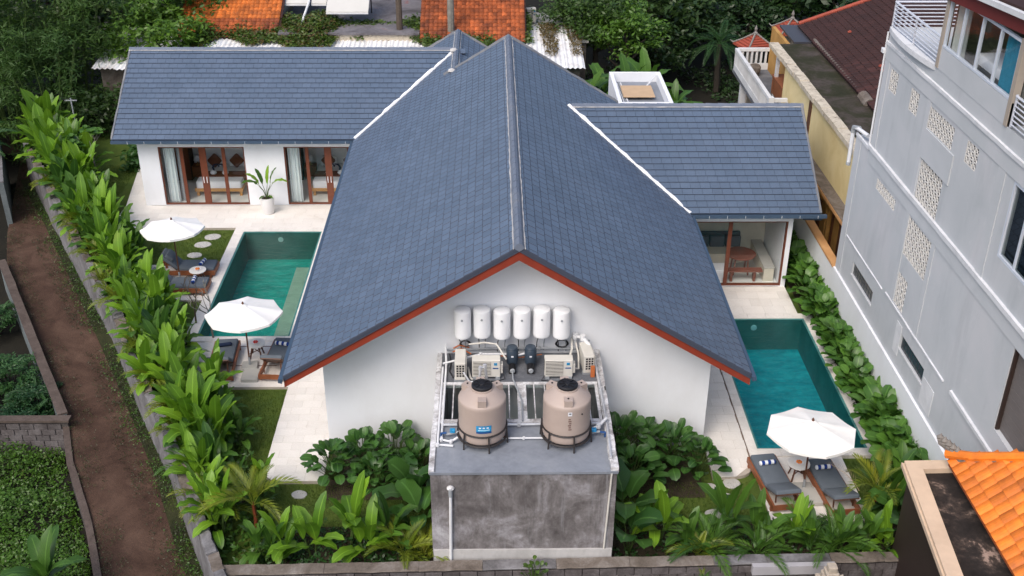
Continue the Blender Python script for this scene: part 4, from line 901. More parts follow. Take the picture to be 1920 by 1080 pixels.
ac(-.80,23.08,R(90),'air conditioner unit turned side-on at the left kerb'); ac(2.36,23.38,R(96),'air conditioner unit turned side-on at the right kerb, on the orange stand')
b=MB(); b.box(2.43,2.53,22.92,23.0,ZT,ZT+.3); o=b.build('orange_stand','copper_orange'); tag(o,'small orange upright stand beside the right side-on air conditioner','stand')
# pumps
for x,lab in((.49,'dark blue pump with motor, left of the two'),(.95,'dark blue pump with motor, right of the two')):
    t=thing('water_pump',lab,'water pump',(x,23.42,ZT),0,'dark blue water pumps')
    b=MB(); b.lathe([(.10,.10),(.145,.13),(.15,.2),(.15,.50),(.13,.53),(.14,.55),(.12,.59),(.02,.61)],(0,.02,0),22); b.build('pressure_cover','pump_navy',t,smooth=True,local=True)
    b=MB(); b.tube([(0,-.05,.11),(0,-.36,.11)],[.09,.085],16); b.build('motor','black_plastic',t,smooth=True,local=True)
    b=MB(); b.tube([(0,-.362,.11),(0,-.40,.11)],[.07,.05],12); b.build('fan_cover','pvc_grey',t,local=True)
    b=MB(); b.box(-.09,.09,-.33,.1,0,.02); b.build('foot_plate','steel_dark',t,local=True)
    b=MB(); b.box(-.03,.03,-.135,-.129,.36,.40); b.build('label_plate','sticker_white',t,local=True)
# pipework: each run is a thing
def pipe(lab,pts,r,mat_='pvc_white',fit=True,name='pipe'):
    t=thing(name,lab,'pipe',pts[0]); o=MB(); o.tube(pts,r,8); o.build('run',mat_,t,smooth=True)
    if fit:
        for p in pts[1:-1]: b=MB(); b.lathe([(r*1.4,-r*1.5),(r*1.5,0),(r*1.4,r*1.5)],p,8); b.build('elbow',mat_,t)
    return t
pipe('white pipe running along the left kerb of the service block',[(-1.2,23.95,ZT+.35),(-1.17,23.5,ZT+.06),(-1.17,20.3,ZT+.06),(-.95,20.22,ZT+.06),(-.80,20.3,ZT+.12)],.028)
pipe('second white pipe beside the left kerb, bending at the tank',[(-1.25,23.3,ZT+.07),(-1.25,20.12,ZT+.05),(-.9,20.08,ZT+.05)],.028)
pipe('white pipe crossing behind the tanks at the skylight edge',[(-1.15,20.86,ZT+.07),(.6,20.86,ZT+.07),(2.5,20.88,ZT+.07)],.032,'foil')
pipe('thin white pipe joining the two tanks near their stands',[(-.7,20.34,ZT+.06),(.7,20.34,ZT+.06),(1.15,20.34,ZT+.06)],.022)
pipe('white pipe along the gable wall foot behind the air conditioners',[(-1.2,23.98,ZT+.16),(.4,24.0,ZT+.2),(1.2,23.98,ZT+.2),(2.45,24.0,ZT+.17)],.03,'pvc_grey')
pipe('white pipe from the left kerb to the pumps',[(-1.24,23.15,ZT+.28),(-.3,23.55,ZT+.3),(.36,23.5,ZT+.33)],.026)
pipe('short white pipe between the two pumps',[(.62,23.45,ZT+.33),(.82,23.47,ZT+.37)],.024,fit=False)
pipe('foil wrapped pipe along the right kerb',[(2.56,23.9,ZT+.14),(2.60,22.2,ZT+.15),(2.63,20.9,ZT+.14),(2.60,19.5,ZT+.14)],.032,'foil')
pipe('white conduit arching behind the right side-on air conditioner',[(2.14,24.03,ZT+.1),(2.1,24.0,ZT+.55),(2.28,23.8,ZT+.62),(2.45,23.6,ZT+.5)],.05)
pipe('white hose looping from the right air conditioner',[(2.04,23.0,ZT+.22),(2.14,23.1,ZT+.14),(2.16,23.5,ZT+.3),(2.12,23.9,ZT+.4)],.022,'ac_cream',False)
pipe('grey hose looping from the left air conditioners',[(-.62,23.1,ZT+.2),(-.55,22.85,ZT+.05),(-.5,22.78,ZT+.05)],.028,'ac_cream',False)
pipe('wrapped pipe sagging over the left air conditioner',[(-.6,23.7,ZT+.5),(-.2,23.65,ZT+.58),(.1,23.6,ZT+.56),(.34,23.3,ZT+.3)],.024,'ac_cream',False)
pipe('white pipe with bend standing over the blue stickered tank',[(-.30,20.98,ZT+1.3),(-.28,21.0,ZT+1.52),(-.18,21.05,ZT+1.55),(-.14,21.1,ZT+1.2)],.03,'foil')
pipe('white outlet pipe on the right kerb by the second tank',[(2.2,20.55,ZT+.1),(2.42,20.6,ZT+.2),(2.62,20.8,ZT+.28)],.035)
def coil(lab,c,r,mat_,n=4):
    pts=[]
    for k in range(n*16+1): a=2*math.pi*k/16; pts.append((c[0]+(r+.02*math.sin(k*.7))*math.cos(a),c[1]-.02+.012*math.sin(k*.3),c[2]+(r*.72)*math.sin(a)))
    b=MB(); b.tube(pts,.014,5); o=b.build('cable_coil',mat_,smooth=True); tag(o,lab,'cable')
coil('coiled black cable under the right end water heater',(1.77,24.0,3.24),.15,'black_plastic'); coil('coiled black and copper cable under the left end water heater',(-.70,24.0,3.25),.12,'steel_dark')
for k,(a,b_,c) in enumerate((((-1.0,24.0,3.1),(-.85,23.95,3.22),(-.6,24.0,3.12)),((-1.02,23.9,3.05),(-.8,23.9,3.15),(-.55,23.85,3.02)))):
    m=MB(); m.tube([a,b_,c],.02,6); o=m.build('orange_cable','copper_orange'); tag(o,('upper' if k==0 else 'lower')+' orange wire at the wall foot behind the left side-on air conditioner','cable')
for sx,x,lab in((-1,-.92,'blue valve on the pipe left of the blue stickered tank'),(1,2.30,'blue valve on the pipe right of the second tank')):
    t=thing('valve',lab,'valve',(x,20.45,ZT)); b=MB(); b.tube([(-.14,0,.1),(.14,0,.16)],.03,8); b.build('body','pvc_grey',t,local=True); b=MB(); b.rbox(-.06,.06,-.05,.05,.17,.24,.02); b.build('handle','sticker_blue',t,local=True)
    b=MB(); b.tube([(.14*sx,0,.14),(.26*sx,-.02,.14),(.26*sx,-.02,.02)],.026,8); b.build('elbow','sticker_navy',t,local=True)
t=thing('drain_pipe','white drain pipe down the front left of the service block','pipe',(-.95,19.14,.5)); b=MB(); b.tube([(-.97,19.13,.45),(-.94,19.13,2.28)],.037,12); b.build('run','pvc_white',t,smooth=True)
b=MB(); b.tube([(-.94,19.13,2.28),(-.94,19.13,2.5)],.046,12); b.build('coupling','pvc_grey',t,smooth=True); b=MB(); b.lathe([(.07,0),(.09,.04),(.06,.08),(.02,.10)],(-.94,19.17,2.44),9); b.build('mortar_lump','worn_white',t)
pipe('thin cream conduit down the front right of the service block',[(2.60,19.17,2.85),(2.52,19.17,.72)],.022,'ac_cream',False)
pipe('black cable slanting from the right kerb to the dark bush',[(2.72,22.3,ZT+.15),(3.02,20.9,1.55)],.018,'black_plastic',False,'cable')

for lab,pts,r,mt in (('black cable snaking between the left air conditioner and the pumps',[(.24,23.0,ZT+.2),(.3,22.85,ZT+.02),(.1,22.75,ZT+.015),(-.3,22.74,ZT+.02)],.012,'black_plastic'),
  ('black cable looping in front of the right air conditioner',[(1.3,22.9,ZT+.1),(1.2,22.78,ZT+.015),(1.5,22.72,ZT+.015),(1.9,22.75,ZT+.02)],.012,'black_plastic'),
  ('white hose looping round the left side-on air conditioner',[(-.72,22.72,ZT+.3),(-.6,22.68,ZT+.1),(-.55,22.72,ZT+.02),(-.4,22.7,ZT+.02)],.022,'pvc_white'),
  ('grey pipe standing at the back right corner',[(2.45,24.0,ZT+.05),(2.45,24.0,ZT+.42)],.03,'pvc_grey'),
  ('thin copper pipe behind the pumps',[(.2,23.75,ZT+.12),(.7,23.7,ZT+.10),(1.25,23.78,ZT+.14)],.014,'copper_orange'),
  ('wrapped pipe pair entering the gable wall above the right air conditioner',[(1.9,23.2,ZT+.35),(2.0,23.6,ZT+.42),(2.02,24.06,ZT+.45)],.028,'ac_cream'),
  ('black hose down the left kerb corner',[(-1.1,23.9,ZT+.1),(-1.05,23.6,ZT+.03),(-1.08,23.2,ZT+.02),(-.98,22.9,ZT+.02)],.016,'black_plastic'),
  ('thin grey pipe from the left pump motor to the tank',[(.49,23.0,ZT+.11),(.5,22.7,ZT+.1),(.69,21.8,ZT+.1),(.69,20.95,ZT+.1)],.018,'pvc_grey')):
    pipe(lab,pts,r,mt,False,'cable' if 'cable' in lab else 'pipe')
# ------------------------------------------------------------------ garden and alley walls
FA,FB=Vector((-6.12,18.83)),Vector((10.75,19.13)); fd=(FB-FA).normalized(); fL=(FB-FA).length; fang=math.atan2(fd.y,fd.x)
fw=thing('garden_wall','low grey block wall with a worn cap along the front of the garden','wall',(FA.x,FA.y,-1.25),fang)
b=MB(); b.box(0,fL,-.085,.10,0,1.70); b.build('mortar_core','wall_mortar',fw,local=True)
bm_=[]
for v in range(4):
    q=MB(); j=lambda a:a+random.uniform(-.006,.006); q.rbox(j(-.19),j(.19),-.035,.0,j(-.088),j(.088),.008,1); bm_.append(q.mesh('block','block_wall'))
for r in range(8):
    x=.2-(.2 if r%2 else 0)
    while x<fL-.1:
        if r>=2 or True: inst('brick',random.choice(bm_),fw,T(x,-.084-random.uniform(0,.012),.13+r*.198)@RZ(random.uniform(-.008,.008)))
        x+=.397
x=0.0; k=0
while x<fL-.05:
    l=min(random.uniform(1.1,2.3),fL-x); top=1.74+random.uniform(-.012,.02); fr=-.16 if not(8.9<FA.x+x+l/2-1.8<11.0 and False) else -.2
    mt='cap_dark' if random.random()<.6 else 'alley_wall'
    b=MB(); n=max(2,int(l/.25)); pr=[]
    for i in range(n+1):
        xx=x+.004+(l-.008)*i/n; e=random.uniform(-.018,.018); h=random.uniform(-.008,.008)
        pr.append([(xx,fr+e,1.695),(xx,.125+random.uniform(-.02,.02),1.695),(xx,.12+e*.5,top+h),(xx,fr+.02+e,top-.02+h)])
    b.rings(pr,True); b.build('cap_stone',mt,fw,local=True); x+=l; k+=1
b=MB(); b.box(12.0,13.9,-.30,-.165,1.50,1.745); b.build('cap_patch','ledge_grey',fw,local=True) if 'ledge_grey' in MATS else None
aw=thing('alley_wall','weathered grey plastered wall between the dirt alley and the leafy hedge','wall',(-6.2,18.6,-1.3))
seg=[p for p in WALL]; n=int(length(WALL)/.6); I_=offs(WALL,.26)
b=MB(); rs=[]
for i in range(n+1):
    p,t=along(WALL,length(WALL)*i/n*.9999); nn=Vector((t.y,-t.x)); j=random.uniform(-.02,.02); h=.50+random.uniform(-.03,.03)
    a=p+nn*j; c=p+nn*(.24+random.uniform(-.02,.03)); rs.append([(a.x-nn.x*.03,a.y-nn.y*.03,-1.3),(c.x,c.y,-1.3),(c.x,c.y,h),(a.x,a.y,h)])
b.rings(rs,True); b.build('wall_body','alley_wall',aw)
s_=0
while s_<length(WALL)-.3:
    l=random.uniform(.45,1.1); b=MB(); m_=4; rs=[]; w1=random.uniform(.20,.31); h=.56+random.uniform(-.03,.04); o0=random.uniform(-.035,.02)
    for i in range(m_+1):
        p,t=along(WALL,min(s_+.006+(l-.012)*i/m_,length(WALL)-.01)); nn=Vector((t.y,-t.x)); e=random.uniform(-.02,.02)
        a=p+nn*(o0+e); c=p+nn*(w1+e); rs.append([(a.x,a.y,.46),(c.x,c.y,.46),(c.x,c.y,h+e*.4),(a.x,a.y,h-.02+e*.4)])
    b.rings(rs,True); b.build('cap_stone','alley_wall' if random.random()<.65 else 'cap_dark',aw); s_+=l
# walls of the plot left of the alley
def poly_wall(name,lab,pts,t_,z0,z1,mat_,capmat,side=1,capw=.03,body_in=None):
    th=thing(name,lab,'wall',(*pts[0],z0)); n=max(2,int(length(pts)/.7)); rs=[]; rc=[]
    for i in range(n+1):
        p,t=along(pts,length(pts)*i/n*.9999); nn=Vector((t.y,-t.x))*side; q=p+nn*t_; e=random.uniform(-.01,.01)
        rs.append([(p.x,p.y,z0),(q.x,q.y,z0),(q.x,q.y,z1-.06),(p.x,p.y,z1-.06)])
        a=p-nn*capw; c=q+nn*capw; rc.append([(a.x,a.y,z1-.06),(c.x,c.y,z1-.06),(c.x+e,c.y,z1+e),(a.x+e,a.y,z1+e)])
    MB().rings(rs,True).build('wall_body',mat_,th); 
    for i in range(0,n,2):
        j=min(i+2,n); MB().rings(rc[i:j+1],True).build('cap_stone',capmat,th)
    return th
poly_wall('plot_wall','brown capped wall with grey painted inner face left of the dirt alley',LEFTL[4:7],.22,-2.6,-.85,'teal_grey_paint','brown_cap',-1)
poly_wall('plot_wall','low dark kerb wall left of the alley, in front of the ground cover plants',LEFTL[0:5],.16,-2.4,-1.12,'old_wall_dark','brown_cap',-1,.01)
pw=thing('plot_cross_wall','dark block wall crossing the left plot above the ground cover','wall',(-12.6,26.75,-2.2))
b=MB(); b.box(-21,-12.42,26.55,26.72,-2.2,-.93); b.build('mortar_core','wall_mortar',pw)
for r in range(6):
    x=-12.62-(.2 if r%2 else 0)
    while x>-20.5:
        inst('brick',random.choice(bm_),pw,T(x+12.6,26.545-26.75,.1+r*.2)); x-=.4
b=MB(); b.box(-21,-12.36,26.48,26.76,-.93,-.86); b.build('cap_stone','brown_cap',pw)
poly_wall('far_alley_wall','tall grey blue wall at the far left bend of the alley',[(-19.35,40.6),(-20.25,42.8),(-21.9,46.6)],.2,-2.3,.65,'teal_grey_paint','alley_wall',-1,.01)
# white boundary wall on the right
bw=thing('boundary_wall','white painted garden wall behind the right leafy border','wall',(11,28,-.3))
b=MB(); b.box(10.97,11.045,19.3,31.27,-.4,1.62); b.box(10.97,11.17,31.271,46,-.4,1.58); b.build('wall_body','white_wall',bw)
b=MB(); b.box(10.95,11.22,31.272,46,1.581,1.66); b.build('orange_cap','cap_orange',bw)
# ------------------------------------------------------------------ grey building
gb=thing('grey_building','tall grey rendered building with breeze block vents along the right side','building',(11.05,24,-1.2))
XG=11.05
VENTS=[('A',28.80,29.42,8.17,8.77,3,3),('B',27.14,27.74,8.17,8.77,3,3),('C',24.69,26.33,8.20,8.76,8,3),('D',24.76,26.25,6.27,7.38,7,5),('E',23.21,23.88,8.26,8.80,3,3),('F',27.42,29.03,5.33,5.66,8,2),('G',24.64,26.30,4.63,5.72,8,5),('H',25.58,26.28,3.14,4.08,3,5)]
OPEN=[(v[1],v[2],v[3],v[4]) for v in VENTS]+[(27.82,29.76,2.16,2.57),(23.57,25.32,2.24,2.66),(18.3,21.32,7.09,8.86),(16.9,19.66,3.65,5.74)]
def holed(b,X,y0,y1,z0,z1,holes,dep):
    ys=sorted({y0,y1,*[h[0] for h in holes],*[h[1] for h in holes]}); zs=sorted({z0,z1,*[h[2] for h in holes],*[h[3] for h in holes]})
    ys=[y for y in ys if y0<=y<=y1]; zs=[z for z in zs if z0<=z<=z1]
    for i in range(len(ys)-1):
        run=None
        for j in range(len(zs)-1):
            cy,cz=(ys[i]+ys[i+1])/2,(zs[j]+zs[j+1])/2
            if any(h[0]<cy<h[1] and h[2]<cz<h[3] for h in holes): continue
            b.quad((X,ys[i],zs[j]),(X,ys[i+1],zs[j]),(X,ys[i+1],zs[j+1]),(X,ys[i],zs[j+1]))
    for h in holes:
        a,c,e,f=h; a=max(a,y0); c=min(c,y1)
        if c<=a: continue
        d=X+dep
        b.quad((X,a,e),(d,a,e),(d,c,e),(X,c,e)); b.quad((X,a,f),(d,a,f),(d,c,f),(X,c,f)); b.quad((X,a,e),(d,a,e),(d,a,f),(X,a,f)); b.quad((X,c,e),(d,c,e),(d,c,f),(X,c,f))
b=MB(); holed(b,XG,16.0,30.0,-1.3,9.75,OPEN,.16)
b.quad((XG,30.0,-1.3),(XG,31.27,-1.3),(XG,31.27,6.12),(XG,30.0,6.12)); b.quad((XG,31.27,-1.3),(21,31.27,-1.3),(21,31.27,6.12),(XG,31.27,6.12)); b.quad((XG,30.0,6.12),(XG,31.27,6.12),(21,31.27,6.12),(21,30,6.12))
b.quad((XG,30.0,6.12),(21,30,6.12),(21,30,9.75),(XG,30,9.75)); b.quad((XG,16,9.72),(XG,30,9.72),(21,30,9.72),(21,16,9.72)); b.quad((XG,16,-1.3),(21,16,-1.3),(21,16,9.75),(XG,16,9.75))
b.build('wall','grey_render',gb,fix=False)
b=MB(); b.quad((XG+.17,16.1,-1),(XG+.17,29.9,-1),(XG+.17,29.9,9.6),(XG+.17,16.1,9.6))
b.build('dark_interior','room_dark',gb,fix=False)  # near-black sheet paints in the unlit depth behind the openings
for (y0,y1,z0,z1) in((16,30.0,5.78,6.17),(16,30.0,8.88,9.26),(16,29.75,2.72,3.04),(29.6,29.98,6.31,8.87),(30.79,31.26,-1.2,6.1),(21.75,22.12,6.31,8.87),(24.4,24.64,3.14,5.77),(26.31,26.55,3.14,8.87)):
    if z0==2.72: continue
    b=MB(); b.box(XG-(.022 if y1-y0>5 else .017),XG+.002,y0,y1,z0,z1); b.build('beam','grey_render_b',gb)
for (y0,y1,z,h,d) in((16,30.02,6.17,.13,.07),(16,30.02,9.26,.10,.05),(27.2,30.7,3.0,.035,.03),(22.4,26.9,3.05,.045,.035),(16,21.9,3.05,.10,.06),(30.03,31.28,6.10,.10,.04)):
    b=MB(); n=max(2,int((y1-y0)/.5)); rs=[]
    for i in range(n+1):
        y=y0+(y1-y0)*i/n; e=random.uniform(-.008,.008); rs.append([(XG+.001,y,z),(XG-d+e,y,z+.01),(XG-d+e,y,z+h),(XG+.001,y,z+h+.01)])
    b.rings(rs,True); b.build('ledge','ledge_white',gb)
b=MB(); b.box(XG-.03,XG-.001,24.42,26.3,7.40,8.17); b.build('patch_panel','grey_render_b',gb)
b=MB(); b.box(XG-.012,XG-.001,25.35,25.75,1.95,2.85); b.box(XG-.012,XG-.001,22.75,23.5,1.75,2.5); b.build('render_patch','ledge_white',gb)
for v in VENTS:
    _,y0,y1,z0,z1,ny,nz=v; sy,sz=(y1-y0)/ny,(z1-z0)/nz; p=thing_part('breeze_panel',gb,(XG,y0,z0))
    q=MB(); t=.009; w_=.09
    w_=.028; q.box(.002,w_,0.001,sy-.001,0.001,t); q.box(.002,w_,0.001,sy-.001,sz-t,sz-.001); q.box(.002,w_,0.001,t,t,sz-t); q.box(.002,w_,sy-t,sy-.001,t,sz-t)
    q.bar((.013,t,t),(.013,sy-t,sz-t),.015,.020,up=(1,0,0)); q.bar((.016,t,sz-t),(.016,sy-t,t),.015,.020,up=(1,0,0))
    me=q.mesh('breeze_block','breeze')if 'breeze' in MATS else q.mesh('breeze_block','ledge_white')
    for i in range(ny):
        for j in range(nz): inst('breeze_block',me,p,T(0,i*sy,j*sz))
for (y0,y1,z0,z1) in((27.82,29.76,2.16,2.57),(23.57,25.32,2.24,2.66)):
    p=thing_part('glass_block_window',gb,(XG,y0,z0)); n=9
    b=MB(); b.box(XG-.02,XG+.03,y0-.03,y1+.03,z0-.05,z0-.001); b.build('sill','ledge_white',p)
    for i in range(n):
        for j in range(2):
            sy,sz=(y1-y0)/n,(z1-z0)/2; b=MB(); b.rbox(XG+.04,XG+.10,y0+i*sy+.008,y0+(i+1)*sy-.008,z0+j*sz+.008,z0+(j+1)*sz-.008,.01,1); b.build('glass_brick','glass_block_solid',p)
# windows
def gwin(y0,y1,z0,z1,bars,name='window',mt='alu',gl='glass_dark',inset=.05):
    p=thing_part(name,gb,(XG,y0,z0)); f=.06
    for q in((y0,y1,z0,z0+f),(y0,y1,z1-f,z1),(y0,y0+f,z0+f,z1-f),(y1-f,y1,z0+f,z1-f)):
        b=MB(); b.box(XG+inset-.05,XG+inset+.03,q[0]+.001,q[1]-.001,q[2]+.001,q[3]-.001); b.build('frame',mt,p)
    e=[y0+f]+bars+[y1-f]
    for y in bars: b=MB(); b.box(XG+inset-.04,XG+inset+.03,y-.03,y+.03,z0+f,z1-f); b.build('mullion',mt,p)
    for i in range(len(e)-1): b=MB(); b.quad((XG+inset,e[i],z0+f),(XG+inset,e[i+1],z0+f),(XG+inset,e[i+1],z1-f),(XG+inset,e[i],z1-f)); b.build('pane',gl,p)
    return p
gwin(18.3,21.32,7.09,8.86,[20.55,19.8,19.05])
p=thing_part('shutter_opening',gb,(XG,18,3.65))
for k in range(20):
    z=3.66+k*.104; b=MB(); b.box(XG+.11+.004*(k%2),XG+.15,16.95,19.63,z,z+.101); b.build('slat','shutter_grey',p)
b=MB(); b.box(XG+.02,XG+.10,19.60,19.655,3.66,5.73); b.build('frame','dark_brown',p)
# roof terrace room
rt=thing_part('roof_room',gb,(XG,24,9.75))
b=MB(); b.box(XG-.01,XG+.14,22.20,26.5,9.72,10.26); b.build('parapet','grey_render_b',rt)
b=MB(); b.box(XG+2.5,XG+2.6,22.4,26.3,9.73,11.6); b.box(XG+.2,XG+2.5,26.25,26.35,9.73,11.3); b.box(XG+.2,XG+2.5,22.3,22.4,9.73,11.3); b.build('room_wall','room_mid',rt)
for (y,nm) in((26.42,'corner_post'),(22.28,'corner_post')):
    b=MB(); b.box(XG-.03,XG+.13,y-.08,y+.08,9.73,11.62); b.build(nm,'beige_post',rt)
p=thing_part('window',rt,(XG,24,10.26)); y0,y1,z0=22.37,26.33,10.27
for y in(22.40,23.42,24.40,25.42,26.30):
    b=MB(); b.box(XG+.0,XG+.07,y-.03,y+.03,z0+.05,11.5); b.build('mullion','alu',p)
b=MB(); b.box(XG-.012,XG+.08,y0,y1,z0,z0+.05); b.box(XG+.0,XG+.07,y0,y1,11.5,11.56); b.build('frame','alu',p)
for a,c in((22.43,23.39),(23.45,24.37),(24.43,25.39),(25.45,26.27)): b=MB(); b.quad((XG+.035,a,z0+.05),(XG+.035,c,z0+.05),(XG+.035,c,11.5),(XG+.035,a,11.5)); b.build('pane','glass',p)
def ycurtain(y0,y1,mat_,lab):
    b=MB(); n=int((y1-y0)*36); top=[];bot=[]
    for i in range(n+1): y=y0+(y1-y0)*i/n; top.append((XG+.20+.035*math.sin(i*1.25),y,11.45)); bot.append((XG+.20+.045*math.sin(i*1.25+.3),y,9.95))
    b.rings([bot,top],False,False); o=b.build('curtain',mat_,smooth=True); tag(o,lab,'curtain')
ycurtain(22.42,23.38,'curtain_teal','teal curtain in the nearest pane of the roof room'); ycurtain(25.5,26.2,'curtain_sheer','pale sheer curtain in the farthest pane of the roof room')
t=thing('roof_room_bed','pale bedding seen through the roof room windows','bed',(XG+1.3,24.6,9.74)); b=MB(); b.box(-.8,.8,-1.0,1.0,.0,.4); b.build('base','room_mid',t,local=True); b=MB(); b.rbox(-.78,.78,-.98,.98,.401,.62,.08); b.build('mattress','bed_linen',t,local=True,smooth=True)
b=MB(); b.xprism([(26.75,11.60),(26.75,11.82),(17,12.3),(17,12.0)],XG-.35,XG+.0); b.v=[(x,y,11.42+.30*(26.7-y)/4.3*.35+(.42 if z>11.75 and y>20 or z>12.2 else 0)) for x,y,z in b.v]
rf=thing_part('roof',rt,(XG,24,11.6))
def sl(y): return 11.30+(26.7-y)*.075
b=MB(); b.rings([[(XG-.10,y,sl(y)+.10),(XG-.06,y,sl(y)+.10),(XG-.06,y,sl(y)+.42),(XG-.10,y,sl(y)+.42)] for y in(26.75,16.5)],True); b.build('fascia','fascia_red',rf)
b=MB(); b.rings([[(XG-.22,y,sl(y)+.421),(XG+.2,y,sl(y)+.421),(XG+.2,y,sl(y)+.54),(XG-.22,y,sl(y)+.54)] for y in(26.9,16.5)],True); b.build('gutter','ledge_white',rf)
b=MB(); b.rings([[(XG-.10,y,sl(y)+.545),(XG+6,y,sl(y)+1.9),(XG+6,y,sl(y)+2.0),(XG-.10,y,sl(y)+.60)] for y in(26.9,16.5)],True); b.build('roof_sheet','tile_dark',rf)
def railing(pts,lab,z,h=.72,nb=8,posts=()):
    r=thing_part('railing',gb,(*pts[0],z))
    for k in range(nb):
        zz=z+h*(k+.6)/nb; b=MB(); b.tube([(x,y,zz) for x,y in pts],.017 if k<nb-1 else .03,6); b.build('rail','rail_steel',r)
    for (x,y) in posts: b=MB(); b.box(x-.02,x+.02,y-.02,y+.02,z,z+h); b.build('post','rail_steel',r)
railing([(XG+.03,30.02),(XG+.03,26.52)],'',9.76,.72,7,[(XG+.03,30.0),(XG+.03,28.3),(XG+.03,26.55)])
railing([(XG+.05,30.0),(XG+4.5,30.0)],'',9.77,.72,7,[(XG+2.2,30.0),(XG+4.4,30.0)])
railing([(XG+.03,22.15),(XG+.03,17)],'',9.76,.72,7,[(XG+.03,22.12),(XG+.03,20.3),(XG+.03,18.4)])
b=MB(); b.prism([(XG-.02,30.03)]+[(XG-.02-.16*math.sin(math.pi*i/10)**.8,30.03-3.5*i/10) for i in range(1,10)]+[(XG-.02,26.53),(XG+.2,26.53),(XG+.2,30.03)],9.62,9.755); b.build('curved_slab','ledge_white',gb)
t=thing('pipe','white bent drain pipe at the far corner of the grey building','pipe',(11,31.3,5.5)); b=MB(); b.tube([(10.95,31.36,5.1),(10.95,31.38,6.3),(11.0,31.1,6.36),(11.15,30.6,6.33)],.06,10); b.build('run','pvc_white',t,smooth=True)
b=MB(); b.tube([(10.95,31.38,6.15),(10.95,31.37,6.31),(11.03,31.1,6.375)],.075,10); b.build('elbow','pvc_grey',t,smooth=True); b=MB(); b.tube([(10.95,31.36,5.1),(10.95,31.36,5.2)],.07,10); b.build('end_ring','pvc_grey',t,smooth=True)
b=MB(); b.tube([(XG-.03,30.05,6.3),(XG-.03,30.05,9.6)],.03,8); o=b.build('drain_pipe','pvc_white',gb); b=MB(); b.rbox(XG-.1,XG+.05,30.02,30.22,9.0,9.12,.02); b.build('pipe_joint','pvc_white',gb)
# ------------------------------------------------------------------ yellow building
yb=thing('yellow_building','pale yellow house with mossy flat roof and dark tile roof behind the villa','house',(12,38,-1.2)); XY=12.0
b=MB(); b.box(XY,XY+.2,31.4,43.6,2.5,4.52); b.box(XY+.2,19,43.4,43.6,-1.2,4.52); b.build('wall','yellow_render',yb)
b=MB(); b.box(XY,XY+.2,31.4,46,-1.2,2.40); b.build('lower_wall','ochre_render',yb)
b=MB(); b.box(XY-.45,XY+.0,31.4,39.9,2.40,2.53); b.build('canopy','cap_dark',yb); b=MB(); b.box(XY-.47,XY-.451,31.4,39.9,2.38,2.50); b.build('canopy_edge','cap_orange',yb)
b=MB(); b.box(XY-.03,XY-.001,39.25,39.6,2.95,4.35); b.build('window','teak_dark',yb)
for (y0,y1,z0,z1) in((33.75,34.1,.6,1.95),(34.85,35.0,.4,1.85),(36.4,36.8,-.2,1.6)):
    b=MB(); b.box(XY-.05,XY-.001,y0,y1,z0,z1); b.build('window','teak_dark',yb)
for y in(35.3,35.55): b=MB(); b.box(XY-.12,XY-.001,y-.08,y+.08,-.8,2.39); b.build('pilaster','ochre_render',yb)
n=14
for i in range(n):
    y0=31.4+(46.0-31.4)*i/n; y1=31.4+(46.0-31.4)*(i+1)/n; e=random.uniform(-.015,.015); b=MB(); b.box(XY-.16+e,XY+.22,y0+.002,y1-.002,4.521,4.70+e); b.build('cornice','old_cream',yb)
b=MB(); b.box(XY+.22,13.75,31.4,46.0,4.5,4.62); b.build('flat_roof','moss_roof',yb)
b=MB(); b.box(12.9,14.3,46.01,48.7,4.62,4.70); b.build('metal_canopy','black_metal',yb)
b=MB(); b.tube([(13.75,46.0,4.78),(13.75,38.6,4.72)],.08,6); b.build('gutter','cap_dark',yb); b=MB(); b.tube([(13.72,38.9,4.72),(13.75,38.1,4.66)],.22,10); b.build('gutter_outlet','cap_dark',yb)
tr=thing_part('tile_roof',yb,(13.7,43,4.7)); 
b=MB(); b.rings([[(13.65,y,4.72),(21,y,4.72+.36*7.35),(21,y,4.65+.36*7.35),(13.65,y,4.66)] for y in(37.0,48.5)],True); b.build('deck','tile_dark',tr)
def pan(wd,ln,ht=.045,n=5):
    q=MB(); rs=[]
    for y,dz in((0,0.012),(ln,0)):
        rs.append([(-wd/2+wd*i/n,y,dz+ht*math.sin(math.pi*i/n)) for i in range(n+1)])
    q.rings(rs,False,False); q.rings([[(x,0,z-.018) for x,_,z in rs[0]],rs[0]],False,False); return q
def pan_roof(root,o,u,v,ul,vl,wd,ex,mats,name='tile',limit=300,keepf=None,near=Vector((0,0,18))):
    o=Vector(o);u=Vector(u).normalized();v=Vector(v).normalized();nn=u.cross(v)
    if nn.z<0: u=-u; o=o-u*ul; nn=-nn
    L=[]
    for r in range(int(vl/ex)):
        for c in range(int(ul/wd)):
            P=o+u*((c+.5)*wd)+v*(r*ex)
            if keepf and not keepf(P): continue
            tl=.05; vv=v*math.cos(tl)-nn*math.sin(tl); n2=nn*math.cos(tl)+v*math.sin(tl)
            M_=Matrix((u,vv,n2)).transposed().to_4x4(); M_.translation=P+nn*(.015+random.uniform(0,.006)); L.append((M_,r/max(1,vl/ex)))
    L.sort(key=lambda a:(a[0].translation-near).length)
    me={mt:pan(wd*1.02,ex*1.12).mesh(name,mt,fix=False,smooth=False) for mt in set(mats(x) for x in (0,.2,.4,.6,.8,.99))}
    big={}
    off=Vector((0,0,0)); p=root
    while p is not None: off+=p.location; p=p.parent
    for i,(M_,f) in enumerate(L):
        mt=mats(f)
        if i<limit: mm=M_.copy(); mm.translation-=off; inst(name,me[mt],root,mm)
        else:
            q=pan(wd*1.02,ex*1.12); g=big.setdefault(mt,MB()); g.add([M_@Vector(p_) for p_ in q.v],q.f)
    for mt,g in big.items(): g.build('tiles',mt,root,fix=False,kind='stuff')
